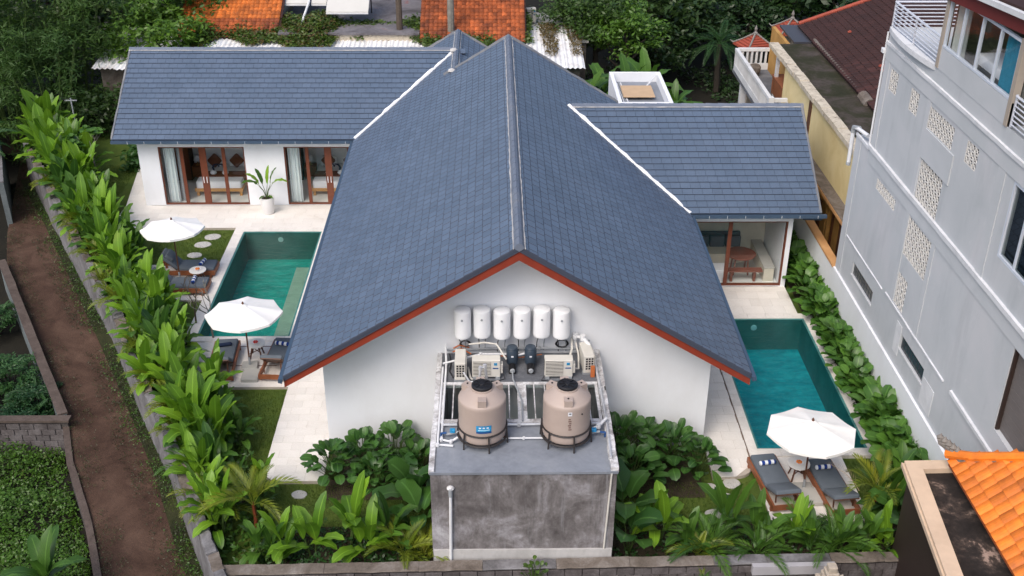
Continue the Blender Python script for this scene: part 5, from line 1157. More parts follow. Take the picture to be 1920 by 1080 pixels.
pan_roof(tr,(13.62,37.2,4.73),(0,1,0),(1,0,.36),11.2,5.5,.26,.30,lambda f:'tile_dark',limit=300)
b=MB(); b.tube([(13.7,48.5,4.8),(21,48.5,4.8+.36*7.3)],.11,7); b.build('ridge','tile_red',tr)
for k in range(5):
    b=MB(); a=(random.uniform(14.2,16),random.uniform(39.5,46)); b.lathe([(.10,0),(.08,.05),(.02,.08)],(a[0],a[1],4.80+.36*(a[0]-13.65)),7); b.build('loose_tile','tile_red',tr)
# balcony
bc=thing_part('balcony',yb,(11.5,45.5,2.4)); 
b=MB(); b.box(11.12,13.4,42.1,49.3,2.36,2.5); b.build('floor_slab','roof_cement',bc)
def balus(a,c,z0=2.5,h=1.0):
    a=Vector((*a,0));c=Vector((*c,0)); L=(c-a).length; d=(c-a)/L
    for zz,hh,wd in((z0,.28,.12),(z0+h-.14,.14,.15)): b=MB(); b.bar(a+Vector((0,0,zz+hh/2)),c+Vector((0,0,zz+hh/2)),wd,hh); b.build('rail','white_old',bc)
    n=int(L/.2)
    for i in range(n+1):
        P=a+d*(L*i/n); b=MB(); b.bar(P+Vector((0,0,z0+.28)),P+Vector((0,0,z0+h-.14)),.10,.085,up=d); b.build('baluster','white_old',bc)
balus((11.2,49.2),(11.2,42.2)); balus((11.28,49.2),(13.0,49.2)); balus((11.28,42.2),(11.85,42.2))
b=MB(); b.box(11.08,11.30,42.08,42.3,2.5,3.56); b.build('end_post','white_old',bc)
b=MB(); b.box(12.1,12.24,45.4,45.54,2.5,4.52); b.build('column','white_old',bc)
b=MB(); b.box(11.2,11.46,47.6,47.86,-1.2,2.36); b.build('lower_column','ledge_white',bc); b=MB(); b.box(11.0,11.66,47.4,48.06,-1.2,-.7); b.build('column_base','ledge_white',bc)
b=MB(); b.box(12.7,12.85,43.6,49.2,2.5,4.5); b.build('back_wall','ochre_render',bc)
t=thing('balcony_cabinet','reddish brown cabinet standing on the balcony of the yellow house','cabinet',(12.4,44.9,2.5)); b=MB(); b.box(-.3,.25,-.9,.9,.08,.8); b.build('carcass','furniture_wood',t,local=True); b=MB(); b.box(-.34,.28,-.94,.94,.801,.85); b.build('top','teak',t,local=True)
for sy in(-.8,.8): b=MB(); b.box(-.3,-.22,sy-.04,sy+.04,0,.08); b.build('leg','teak_dark',t,local=True)
t=thing('balcony_pot','dark round pot in the far corner of the balcony','pot',(11.9,48.3,2.5)); b=MB(); b.lathe([(.16,0),(.27,.2),(.28,.4),(.2,.5),(.17,.46)],n=14); b.build('pot_body','cap_dark',t,local=True)
# small red shrine roofs behind the balcony
for (x,y,z,lab,rz) in((12.25,50.3,3.2,'small red tiled shrine roof beside the balcony',0.3),(14.3,51.8,3.5,'small red tiled shrine roof behind the dark canopy',.1)):
    t=thing('shrine_roof',lab,'shrine',(x,y,z-2.55),rz); t.scale=(.72,.72,.72); b=MB(); b.box(-.3,.3,-.3,.3,-1.0,3.7); b.build('pillar','stone_carved',t,local=True)
    for k in range(4):
        q=MB(); a=R(90*k); s_=1.0; q.add([( -s_,-s_,3.65),(s_,-s_,3.65),(0,0,4.45),(-s_,-s_,3.58),(s_,-s_,3.58)],[(0,1,2),(3,4,1,0)]); q.v=[tuple(RZ(a)@Vector(p)) for p in q.v]; q.build('roof_side','tile_red',t,local=True)
        for j in range(6):
            r=MB(); f=(j+.3)/6.5; wd=s_*(1-f); r.bar((-wd,-wd-.01,3.67+.8*f),(wd,-wd-.01,3.67+.8*f),.05,.05); r.v=[tuple(RZ(a)@Vector(p)) for p in r.v]; r.build('tile_course','tile_red',t,local=True)
        q=MB(); q.tube([tuple(RZ(a)@Vector(p)) for p in((0,0,4.5),(-.6,-.6,4.0),(-1.0,-1.0,3.72),(-1.15,-1.15,3.85))],[.07,.06,.06,.03],6); q.build('hip','carved_grey',t,local=True)
    b=MB(); b.lathe([(.12,4.4),(.16,4.5),(.06,4.6),(.11,4.75),(.02,5.0)],n=8); b.build('finial','carved_grey',t,local=True)
# ------------------------------------------------------------------ buildings behind
cs_=thing('corrugated_shed','long shed roofed with white corrugated sheets, overgrown by creepers','shed',(-6,51,-1.2))
def corr(x0,x1,ya,za,yb,zb,lab='sheet'):
    b=MB(); n=int((x1-x0)/.045); A=[];B=[]
    for i in range(n+1):
        x=x0+(x1-x0)*i/n; w_=.03*math.sin(i*math.pi/2.0*.8); A.append((x,ya,za+w_)); B.append((x,yb,zb+w_))
    b.rings([A,B],False,False); b.build('roof_sheet','corrugated_white',cs_,fix=False)
x=-18.2
while x<4.2:
    d=random.uniform(-.15,.15); corr(x,min(x+1.06,4.3),48.95+d,2.58+random.uniform(0,.02),54.3,3.1); x+=1.03
b=MB(); b.box(-18.0,4.1,49.6,49.75,-1.2,2.5); b.box(-18,4.1,54.1,54.25,-1.2,3.0); b.build('wall','cap_dark',cs_)
def tiled_house(lab,x0,x1,ye,ze,depth,slope_,mats,group=None):
    t=thing('tile_roofed_house',lab,'house',((x0+x1)/2,ye+4,-1.2)); b=MB(); b.box(x0+.4,x1-.4,ye+.6,ye+depth*2-.6,-1.2,ze); b.build('wall','old_cream',t)
    zt=ze+slope_*depth
    for sg in(0,1):
        ya,yb=(ye,ye+depth) if sg==0 else (ye+2*depth,ye+depth)
        q=MB(); q.rings([[(x,ya,ze),(x,yb,zt),(x,yb,zt-.08),(x,ya,ze-.08)] for x in(x0,x1)],True); q.build('roof_deck','tile_dark',t)
    b=MB(); b.add([(x0+.4,ye+.6,ze),(x0+.4,ye+2*depth-.6,ze),(x0+.4,ye+depth,zt-.2)],[(0,1,2)]); b.add([(x1-.4,ye+.6,ze),(x1-.4,ye+2*depth-.6,ze),(x1-.4,ye+depth,zt-.2)],[(0,1,2)]); b.build('gable','old_cream',t)
    pan_roof(t,(x0,ye,ze+.02),(1,0,0),(0,1,slope_),x1-x0,depth*math.hypot(1,slope_),.22,.26,mats,limit=290)
    b=MB(); b.tube([(x0,ye+depth,zt+.05),(x1,ye+depth,zt+.05)],.1,7); b.build('ridge','tile_old_orange',t); return t
tiled_house('orange tiled house at the top left edge behind the mango tree',-15.2,-10.25,52.6,3.0,4.2,.5,lambda f:'tile_bright_old' if .26<f else 'tile_old_orange')
th=tiled_house('orange tiled house with weathered tiles behind the roof peaks',-3.45,1.68,51.9,2.95,4.4,.5,lambda f:'tile_bright_old' if f>.62 else 'tile_old_orange')
b=MB(); b.tube([(1.7,56.0,5.0),(.3,58.4,6.2)],.13,7); b.build('hip_ridge','tile_orange',th)
t=thing('flat_roofed_house','flat stained concrete roof between the two orange tiled houses','house',(-6.8,57,-1.2)); b=MB(); b.box(-10.2,-3.5,52.4,63,-1.2,3.2); b.build('wall','old_cream',t); b=MB(); b.box(-10.24,-3.47,52.3,63,3.201,3.3); b.build('roof_slab','concrete_mossy',t)
for (x0,x1,y,z,lab) in((-12.0,-9.05,55.0,4.05,'wide cream awning at the top edge left of the white pole'),(-8.95,-8.2,55.0,4.05,'narrow cream awning right of the white pole'),(-8.05,-6.0,53.6,4.0,'deep cream awning over the stained flat roof')):
    t=thing('awning',lab,'awning',((x0+x1)/2,y,z),0,'cream awnings behind the villa'); 
    b=MB(); b.rings([[(x,y,z),(x,y+2.6,z+1.3),(x,y+2.6,z+1.24),(x,y,z-.06)] for x in(x0,x1)],True); b.build('sheet','awning_cream',t); b=MB(); b.box(x0,x1,y-.03,y+.03,z-.12,z-.061); b.build('edge_rail','pvc_white',t)
    for x in(x0+.1,x1-.1): b=MB(); b.box(x-.03,x+.03,y+2.4,y+2.46,3.3,z+1.15); b.build('post','steel_dark',t)
t=thing('white_pole','leaning white pole on the stained flat roof','pole',(-9.0,54.0,3.3)); b=MB(); b.tube([(-9.05,55.0,4.15),(-9.3,53.2,3.32)],.06,7); b.build('shaft','pvc_white',t); b=MB(); b.rbox(-9.4,-9.2,53.1,53.3,3.301,3.36,.03); b.build('foot','pvc_grey',t)
t=thing('low_outbuilding','low grey outbuilding with an air conditioner right of the orange house','building',(3,55,-1.2)); b=MB(); b.box(1.85,4.6,52.6,57.5,-1.2,2.8); b.build('wall','cap_dark',t); b=MB(); b.box(1.8,4.7,52.4,57.6,2.801,2.92); b.build('roof_slab','concrete_light',t)
a_=ac(2.05,56.0,R(20),'white air conditioner unit beside the far orange tiled roof'); a_.location.z=2.92; a_.location.y=55.4; a_.location.x=1.98; a_.scale=(.7,.9,1.5)
t=thing('roof_tank_box','white walled roof box holding pipes and plywood behind the right wing','roof box',(5.9,42.1,-1.2))
for q in((4.85,5.0,40.2,44.1),(6.8,6.95,40.2,44.1),(5.0,6.8,40.2,40.35),(5.0,6.8,43.95,44.1)): b=MB(); b.box(*q,-1.2,4.0); b.build('wall','white_wall',t)
b=MB(); b.box(5.0,6.8,40.35,43.95,3.5,3.62); b.build('floor','roof_paint',t)
o=MB().rbox(5.2,6.45,41.6,43.0,3.75,3.78,.01); o=o.build('plywood_sheet','plywood'); o.rotation_euler=(R(0),0,0); tag(o,'tan plywood sheet lying in the white roof box','board')
for k in range(3): b=MB(); b.tube([(5.12+.08*k,43.6,3.68),(5.2+.08*k,40.5,3.68)],.03,6); o=b.build('pipe','pvc_grey' if k%2 else 'pvc_white'); tag(o,['leftmost','middle','rightmost'][k]+' of the three pipes lying in the white roof box','pipe')
b=MB(); b.tube([(6.3,43.2,3.68),(6.7,43.7,3.95)],.03,6); o=b.build('pipe','pvc_white'); tag(o,'short white pipe leaning in the far corner of the white roof box','pipe')
# ------------------------------------------------------------------ temple roof at the lower right
tp=thing('temple_pavilion','temple pavilion with bright orange tiles and beige edged flat roof at the lower right','pavilion',(10,17,-1.2))
b=MB(); b.prism([(9.32,19.50),(10.1,19.52),(10.1,14.5),(8.85,14.5)],-1.2,2.68); b.build('wall','dark_brown',tp)
ox=[(9.20,19.60),(10.25,19.62),(10.25,14.4),(8.66,14.4)]; ix=[(9.52,19.30),(10.25,19.32),(10.25,14.4),(8.98,14.4)]
def quadprism(a,b_,c,d,z0,z1,nm,mt): m=MB(); m.prism([a,b_,c,d],z0,z1); m.build(nm,mt,tp)
quadprism(ox[0],ix[0],ix[3],ox[3],2.681,2.82,'beige_edge','beige_trim'); quadprism(ox[0],ox[1],ix[1],ix[0],2.681,2.82,'beige_edge','beige_trim')
m=MB(); m.prism([(9.16,19.64),(9.26,19.55),(8.71,14.4),(8.62,14.4)],2.64,2.745); m.build('edge_step','beige_trim',tp)
m=MB(); m.prism(ix,2.6,2.69); m.build('flat_roof','dark_wet_roof',tp)
tz=3.0; tx=10.08
tr=thing_part('tile_roof',tp,(10.1,17,tz))
SLP=.95
def hipok(P): return (P.y-19.35)<=-(P.x-tx)*1.25+.05
b=MB(); b.add([(tx,19.35,tz-.03),(tx,14,tz-.03),(tx+4,14,tz-.03+SLP*4),(tx+4,14.3,tz-.03+SLP*4)],[(0,1,2,3)]); b.add([(tx,19.35,tz-.03),(tx+4,14.3,tz-.03+SLP*4),(tx+8,19.35,tz-.03)],[(0,1,2)]); b.add([(tx,19.35,tz-.03),(tx,14,tz-.03),(tx,14,tz-.12),(tx,19.35,tz-.12)],[(0,1,2,3)]); b.build('deck','tile_old_orange',tr,fix=False)
pan_roof(tr,(tx-.03,14.0,tz),(0,1,0),(1,0,SLP),5.35,4.2,.265,.33,lambda f:'tile_orange',limit=200,keepf=hipok)
n=9
for k in range(n):
    a=Vector((tx-.05,19.42,tz+.05)).lerp(Vector((tx+3,19.42-3.75,tz+.05+SLP*3)),k/n); c=Vector((tx-.05,19.42,tz+.05)).lerp(Vector((tx+3,19.42-3.75,tz+.05+SLP*3)),(k+1.06)/n); lift=.10 if k==0 else 0
    b=MB(); b.tube([a+Vector((0,0,lift)),c+Vector((0,0,.012))],[.115,.105],10); b.build('hip_tile','tile_orange',tr)
b=MB(); b.tube([(tx-.02,19.32,tz+.02),(tx+3,19.32-3.75,tz+.02+SLP*3)],.05,6); b.build('mortar_line','cap_dark',tr)
orn=thing_part('roof_ornament',tp,(tx,19.5,tz+.1))
for k in range(9):
    f=k/8; p=Vector((tx-.22+.62*f,19.55-.55*f,tz+.38-.16*f+.10*(1-f)**3)); b=MB(); s_=.05+.035*math.sin(math.pi*min(1,f+.2)); b.lathe([(.01,-s_),(s_,-s_*.5),(s_*.8,0),(s_*1.15,s_*.5),(s_*.5,s_*1.1),(.0,s_*1.9)],tuple(p),7); b.build('carved_scroll','carved_grey',orn)
b=MB(); b.tube([(tx-.27,19.58,tz+.52),(tx-.2,19.55,tz+.36),(tx+.1,19.3,tz+.22),(tx+.5,18.95,tz+.36)],[.03,.06,.07,.04],7); b.build('carved_spine','carved_grey',orn)
# carved gate crown at the bottom edge
t=thing('carved_gate_crown','carved pale stone gate crown rising at the bottom edge','gate post',(7.28,17.75,-1.2))
for (w_,d_,z0,z1) in((.50,.45,0,1.9),(.60,.52,1.9,2.02),(.48,.42,2.02,2.16),(.54,.46,2.16,2.24),(.36,.34,2.24,2.40),(.28,.28,2.40,2.52),(.20,.2,2.52,2.66)):
    b=MB(); b.rbox(-w_/2,w_/2,-d_/2,d_/2,z0,z1-.001,.03,2); b.build('stone_tier','stone_carved',t,local=True)
for sx in(-1,1):
    for (x,z,r) in((.27,2.05,.09),(.24,2.24,.08),(.17,2.38,.06)):
        b=MB(); b.tube([(sx*x,-.1,z),(sx*(x+r*.8),-.1,z+r*.4),(sx*(x+r*.7),-.1,z+r*1.5),(sx*(x-.01),-.1,z+r*1.3)],[r*.5,r*.6,r*.4,r*.2],7); b.build('scroll','stone_carved',t,local=True)
# ------------------------------------------------------------------ vegetation
def leaf_mesh(name,mat_,L,W,a0,a1,fold=.25,segs=6,tip=.55,wav=.0,droop=0):
    b=MB(); x=z=0; pts=[]
    for i in range(segs+1):
        t=i/segs; a=R(a0+(a1-a0)*t)
        w_=W/2*(min(1,.12+t/.34)**.8)*(1 if t<.5 else max(0,1-((t-.5)/.5)**(2.2 if tip<.6 else 2.8))**.62) if 0<t<1 else (W*.06 if t==0 else .006)
        up=Vector((-math.sin(a),0,math.cos(a))); 
        pts.append((Vector((x,0,z)),up,w_)); x+=L/segs*math.cos(a); z+=L/segs*math.sin(a)
    for i,(p,u,w_) in enumerate(pts):
        t=i/segs; wv=wav*math.sin(i*2.4)
        for s,k in((-1,0),(0,.5),(1,1)):
            q=p+Vector((0,s*w_*math.cos(fold),0))+u*(abs(s)*w_*math.sin(fold)+(wv*s if s else 0)); b.uv[len(b.v)]=(t,k); b.v.append(tuple(q))
    for i in range(segs):
        for s in(0,1): o=i*3+s; b.f.append((o,o+3,o+4,o+1)); b.mi.append(0)
    return b.mesh(name,mat_,smooth=True,fix=False)
def frond_mesh(mat_,L,nl,ll,a0,a1,vee=R(35),lw=.035,rach=.012):
    b=MB(); pts=[];x=z=0;n=10
    for i in range(n+1):
        a=R(a0+(a1-a0)*i/n); pts.append((Vector((x,0,z)),a)); x+=L/n*math.cos(a); z+=L/n*math.sin(a)
    b.tube([p for p,_ in pts],[rach*(1-.8*i/n) for i in range(n+1)],4)
    for i in range(len(b.v)): b.uv[i]=(.2,.5)
    for k in range(nl):
        f=.16+.84*(k+.5)/nl; i=min(n-1,int(f*n)); g=f*n-i; p=pts[i][0].lerp(pts[i+1][0],g); a=pts[i][1]
        t=Vector((math.cos(a),0,math.sin(a))); u=Vector((-math.sin(a),0,math.cos(a)))
        l=ll*(math.sin(math.pi*(.12+.82*f)))**.7
        for s in(-1,1):
            d=(t*math.sin(R(38)+.5*f)+Vector((0,s,0))*math.cos(R(38)+.5*f)*math.cos(vee)+u*math.sin(vee)*.55).normalized()
            w_=t*lw*.5; o=len(b.v); e=p+d*l*.5-Vector((0,0,.03*l)); q=p+d*l-Vector((0,0,.22*l))
            for v_ in(p,e+w_,q,e-w_): b.uv[len(b.v)]=(f,.15); b.v.append(tuple(v_))
            b.f.append((o,o+1,o+2,o+3)); b.mi.append(0)
    return b.mesh('frond',mat_,fix=False)
LV={}
def LM(key,*a,**k):
    if key not in LV: LV[key]=leaf_mesh(*a,**k)
    return LV[key]
CANNA=[[LM(('c',m,i),'leaf','leaf_canna' if m==0 else 'leaf_canna_dark',L,W,a0,a1,f,9,wav=wv) for i,(L,W,a0,a1,f,wv) in enumerate(((1.15,.32,82,42,.24,.018),(1.05,.34,72,10,.26,.024),(1.3,.30,84,62,.2,.012),(1.0,.34,52,-38,.26,.028),(1.0,.30,64,-12,.22,.022),(.85,.28,40,-55,.24,.024)))] for m in(0,1)]
ROUND=[LM(('r',i),'leaf','leaf_round',L,W,a0,a1,f,7,tip=.9,wav=.008) for i,(L,W,a0,a1,f) in enumerate(((.42,.31,35,-15,.16),(.38,.28,55,5,.2),(.46,.33,18,-30,.14),(.34,.26,65,30,.2)))]
BUSH=[LM(('b',i),'leaf','leaf_bush',L,W,a0,a1,f,7,tip=.9,wav=.008) for i,(L,W,a0,a1,f) in enumerate(((.46,.30,30,-20,.16),(.40,.27,52,0,.2),(.44,.31,12,-40,.14),(.36,.25,68,35,.2)))]
EAR=[LM(('e',i),'leaf','leaf_bush',L,W,a0,a1,f,6,tip=.9,wav=.03) for i,(L,W,a0,a1,f) in enumerate(((.85,.55,60,-10,.2),(.8,.5,35,-40,.2),(.9,.58,75,30,.25)))]
FRY=[frond_mesh('leaf_palm',1.35,26,.44,66,-25,lw=.055),frond_mesh('leaf_palm',1.2,24,.42,48,-50,lw=.055),frond_mesh('leaf_palm',1.1,22,.38,80,30,lw=.055)]
FRG=[frond_mesh('leaf_fern',1.3,26,.32,60,-30,lw=.05),frond_mesh('leaf_fern',1.15,24,.30,35,-55,lw=.05),frond_mesh('leaf_fern',1.0,22,.28,75,10,lw=.05)]
FRM=[frond_mesh('leaf_canna_dark',1.4,26,.40,64,-35,lw=.055),frond_mesh('leaf_canna_dark',1.25,24,.38,42,-60,lw=.055),frond_mesh('leaf_canna_dark',1.1,22,.36,80,20,lw=.055)]
rnd=random.Random(21)
def stem_mesh(segs,mat_,name='stems'):
    b=MB()
    for pts,r in segs: b.tube(pts,r,5)
    return b.mesh(name,mat_,smooth=True,fix=False)
def canna_proto(seed,n,h,dark,spread=.16,big=1.0):
    g=random.Random(seed); L=[];S=[]; ns=g.choice((2,3)); 
    for s in range(ns):
        az=g.uniform(0,6.28); bx,by=spread*math.cos(az),spread*math.sin(az); hh=h*g.uniform(.75,1.1); tx,ty=bx*1.6,by*1.6
        S.append(([(bx*.6,by*.6,0),(bx,by,hh*.5),(tx,ty,hh)],[.035,.028,.014]))
        m=n//ns+(1 if s<n%ns else 0); a=g.uniform(0,6.28)
        for k in range(m):
            f=(k+.6)/m; zz=hh*(.22+.78*f); a+=2.4+g.uniform(-.4,.4); px,py=bx+(tx-bx)*f,by+(ty-by)*f
            i=g.choice((0,2,2,0)) if f>.75 else g.choice((1,4,0)) if f>.4 else g.choice((3,5,4))
            pl=.10+.14*(1-f); e=(px+pl*math.cos(a)*.6,py+pl*math.sin(a)*.6,zz+pl*.8)
            S.append(([(px,py,zz),e],[.012,.009]))
            L.append((CANNA[dark][i],T(*e)@RZ(a)@Matrix.Scale(big*g.uniform(.8,1.12),4)))
    return stem_mesh(S,'stem_green'),L
def dome_proto(seed,n,h,rad,lib,mat_='stem_green',pet=.35):
    g=random.Random(seed); L=[];S=[]
    for k in range(n):
        f=(k+.5)/n; a=k*2.4+g.uniform(-.3,.3); rr=rad*math.sqrt(f)*g.uniform(.75,1.05); zz=h*(1-.62*f**1.5)*g.uniform(.82,1.08)
        e=(rr*math.cos(a),rr*math.sin(a),zz); S.append(([(rr*.15*math.cos(a),rr*.15*math.sin(a),0),(rr*.7*math.cos(a),rr*.7*math.sin(a),zz*.75),e],[.014,.01,.007]))
        i=g.choice((1,3)) if f<.3 and len(lib)>3 else g.randrange(len(lib))
        L.append((lib[i],T(*e)@RZ(a+g.uniform(-.5,.5))@RX(g.uniform(-.35,.35))@Matrix.Scale(g.uniform(.75,1.15),4)))
    return stem_mesh(S,mat_),L
def palm_proto(seed,n,lib,trunk=.25,mat_='stem_green',r=.04):
    g=random.Random(seed); L=[]; S=[([(0,0,0),(.02,0,trunk*.5),(0,.02,trunk)],[r*1.2,r,r*.8])]; a=0
    for k in range(n):
        a+=2.4+g.uniform(-.3,.3); f=k/n; i=2 if f>.7 else (0 if f>.35 else 1)
        L.append((lib[i],T(.02*math.cos(a),.02*math.sin(a),trunk-.06*(1-f))@RZ(a)@RX(g.uniform(-.2,.2))@Matrix.Scale(g.uniform(.8,1.15),4)))
    return stem_mesh(S,mat_,'trunk'),L
def plant(proto,name,label,x,y,z,s=1.0,rz=None,group=None,leafname='leaf',cat='plant'):
    me,L=proto; o=bpy.data.objects.new(name,me); COL.objects.link(o); o.location=(x,y,z); o.rotation_euler=(rnd.uniform(-.05,.05),rnd.uniform(-.05,.05),rnd.uniform(0,6.28) if rz is None else rz)
    o.scale=(s,s,s); tag(o,label,cat,group)
    for lm,M_ in L: inst(leafname,lm,o,M_)
    return o
CP=[canna_proto(100+i,14+i%5,.85+.14*(i%4),0) for i in range(8)]; CPD=[canna_proto(150+i,13+i%3,.85,1) for i in range(4)]; CPU=[canna_proto(190+i,9+i%3,.75,0,.10) for i in range(3)]; CPB=[canna_proto(170+i,15,1.0,0,.2,1.18) for i in range(3)]
RP=[dome_proto(200+i,17,.72,.42,ROUND) for i in range(5)]; BP=[dome_proto(230+i,52,1.15,.75,BUSH) for i in range(4)]; EP=[dome_proto(250+i,7,.95,.35,EAR) for i in range(2)]
PY=[palm_proto(300+i,10,FRY,.22) for i in range(3)]; PG=[palm_proto(320+i,11,FRM,.25) for i in range(3)]; PR=[palm_proto(340+i,8,FRY,.95,'stem_red',.05) for i in range(2)]
# hedge along the alley wall
MARK=((20.9,'at the front garden corner'),(23.2,'across from the rounded terrace end'),(25.9,'beside the left lawn below the deck'),(28.3,'beside the deck of the near parasol'),(30.8,'level with the near end of the green pool'),(33.6,'in front of the lawn-side loungers'),(36.2,'next to the far parasol'),(39.4,'level with the left wing corner'),(43,'beside the narrow lawn behind the left wing'),(60,'at the dark bamboo end'))
Lw=length(WALL); s_=1.4
while s_<Lw-.2:
    for row,d in((0,.62),(1,1.15),(2,1.65)):
        if row==2 and rnd.random()<.35: continue
        p,t=along(WALL,min(Lw-.05,s_+rnd.uniform(-.2,.2)+.35*row)); nn=Vector((t.y,-t.x)); q=p+nn*(d+rnd.uniform(-.12,.12))
        if q.y<21.5 and row>0 or q.y<20.3: continue
        if 27<q.y<29.6 and q.x>-9.35 or 31.9<q.y<34.9 and q.x>-12.2 and row>0: continue
        if q.y>39 and q.x>-14.6: continue
        mk=next(m for l,m in MARK if q.y<l); far=q.y>36
        s=rnd.uniform(.72,.92) if q.y<26 else rnd.uniform(.85,1.1); s*=(1.0 if row<2 else .8)
        if q.y>39: s*=1.25
        pr_=rnd.choice(CP if rnd.random()<.66 else CPD)
        plant(pr_,'broadleaf_plant',(lambda dk:('darker' if dk else 'bright')+' broad-leaved hedge plant, '+('alley-wall side','middle row','garden side')[row]+', '+mk)(pr_ in CPD),q.x,q.y,-.1,s,None,'broad-leaved hedge '+mk)
    s_+=rnd.uniform(.68,.85)
for i,(x,y,s) in enumerate(((-7.75,24.2,1.05),(-7.35,23.5,.95),(-8.15,25.2,.9))):
    plant(CPB[i],'broadleaf_plant','large clump of long light green leaves reaching over the left lawn, '+('middle','nearest','farthest')[i]+' of three',x,y,-.1,s,None,'large clumps on the left lawn edge')
for i,(x,y,z,s,lab) in enumerate(((-10.65,28.1,.35,.62,'small yellow green palm spilling over the alley wall opposite the near parasol'),(-9.75,26.5,.3,.62,'yellow fronded palm drooping over the alley wall below the deck'),(-8.55,24.1,.3,.6,'small palm leaning over the alley wall at its stepped part'),(-12.9,32.3,.4,.6,'small palm poking over the alley wall opposite the far loungers'),(-7.2,21.4,.2,.6,'yellow green palm over the alley wall near the front corner'),(-17.6,40.6,.3,.7,'yellowish feathery plant at the far bend of the alley wall'),(-15.6,37.3,.35,.6,'yellow green feathery plant over the alley wall beside the far parasol'),(-11.0,30.6,.2,.75,'dark feathery palm inside the hedge by the pool'),(-9.3,27.2,.1,.85,'feathery palm inside the hedge beside the near deck'),(-7.7,22.6,.1,.7,'feathery palm between the big clump and the alley wall'),(-12.0,31.0,.3,.8,'yellowish palm in the hedge opposite the near end of the pool'),(-13.9,34.4,.3,.8,'yellowish palm in the hedge below the far parasol'),(-8.9,25.2,.3,.75,'yellow green palm in the hedge right above the stepped wall'),(-15.0,36.9,.2,.9,'yellowish palm in the hedge left of the far parasol'),(-10.2,28.4,.3,.8,'yellowish palm in the hedge across from the near deck'),(-6.5,20.9,.2,.8,'yellow green palm in the hedge just before the front corner'))):
    plant((PY if i<7 or i>9 else PG)[i%3],'feathery_palm',lab,x,y,z,s,None,None,'frond','palm')
# right leafy border
RM=((24.2,'next to the pool parasol'),(26.5,'beside the near half of the blue pool'),(28.8,'beside the middle of the blue pool'),(31.2,'beside the far end of the blue pool'),(40,'beside the living room window'))
y=21.3
while y<36:
    for d in(0,1):
        x=10.58+.28*d+rnd.uniform(-.07,.07)-(0 if y<31 else .0); yy=y+rnd.uniform(-.12,.12)
        mk=next(m for l,m in RM if yy<l)
        plant(rnd.choice(RP),'round_leaf_plant','oval-leaved border plant '+('on the pool side ','on the wall side ')[d>0]+mk,x,yy,-.1,rnd.uniform(.8,1.15)*(1.2 if y<25 else 1),None,'oval-leaved border '+mk)
    y+=rnd.uniform(.31,.41)
# dark bushes beside the service block
for x,y,s,lab in ((-4.1,22.8,.8,'outermost dark oval-leaved bush on the left terrace edge'),(-3.4,23.05,.88,'dark oval-leaved bush against the gable wall, left of the service block'),(-2.55,23.1,.98,'tall dark oval-leaved bush between the gable wall and the left kerb'),(-1.9,22.5,.9,'dark oval-leaved bush touching the left side of the service block'),(-3.0,22.25,.75,'low dark oval-leaved bush in front of the left group'),(3.25,23.2,1.15,'tall dark oval-leaved bush touching the right side of the service block'),(3.95,23.3,.95,'dark oval-leaved bush against the gable wall, right of the service block'),(4.75,23.2,.9,'dark oval-leaved bush before the right part of the gable wall'),(5.3,22.8,.75,'outermost dark oval-leaved bush at the right terrace curve'),(3.5,22.3,.9,'low dark bush in the shade right of the service block')):
    plant(rnd.choice(BP),'dark_bush',lab,x,y,-.1,s,cat='bush')
for x,y,s,lab in ((-1.95,21.5,1.1,'large ruffled elephant ear plant left of the stained wall'),(-1.75,20.6,.9,'second elephant ear plant close to the stained wall corner'),(3.15,20.8,1.1,'large dark elephant ear plant right of the stained wall'),(9.9,20.3,1.0,'large dark elephant ear plant by the beige roof corner'),(3.2,19.9,1.0,'dark elephant ear plant behind the front wall, right of the stained wall')):
    plant(rnd.choice(EP),'elephant_ear',lab,x,y,-.1,s)
for x,y,s,d,lab in ((-4.9,19.75,.85,0,'upright broad-leaved plant second from the front left corner'),(-4.25,19.85,.9,0,'upright broad-leaved plant right of the red trunked palm'),(-3.45,20.2,1.0,0,'tall upright light green plant in the middle of the left front bed'),(-3.0,19.8,.85,0,'broad-leaved plant with a yellowing leaf in the left front bed'),(-2.55,20.0,.75,1,'darker broad-leaved plant left of the yellow feathery palm'),(-5.35,19.7,.65,1,'dark broad-leaved plant in the front left corner'),
    (3.95,20.2,.95,0,'bright upright plant between the service block and the feathery palm'),(4.6,19.9,.7,1,'low broad-leaved plant behind the front wall near the patched cap'),(5.75,20.35,.95,1,'plant with one tall dark upright leaf beside the stepping stones'),(6.35,20.1,.75,1,'dark broad-leaved plant left of the torn bright leaf'),(7.1,20.0,.72,0,'bright torn-leaved plant in front of the left lounger'),(7.6,19.7,.65,1,'dark broad-leaved plant in front of the two loungers'),(8.7,19.8,.65,1,'dark broad-leaved plant left of the right red trunked palm'),(9.2,19.7,.7,0,'broad-leaved plant at the foot of the right red trunked palm'),(9.75,20.9,.9,1,'dark broad-leaved plant beside the beige roof edge'),(10.1,21.6,.9,1,'dark broad-leaved plant between the border and the beige roof'),(8.2,19.75,.7,1,'low dark plant behind the right part of the front wall')):
    plant(rnd.choice(CPD if d else CPU),'broadleaf_plant',lab,x,y,-.1,s)
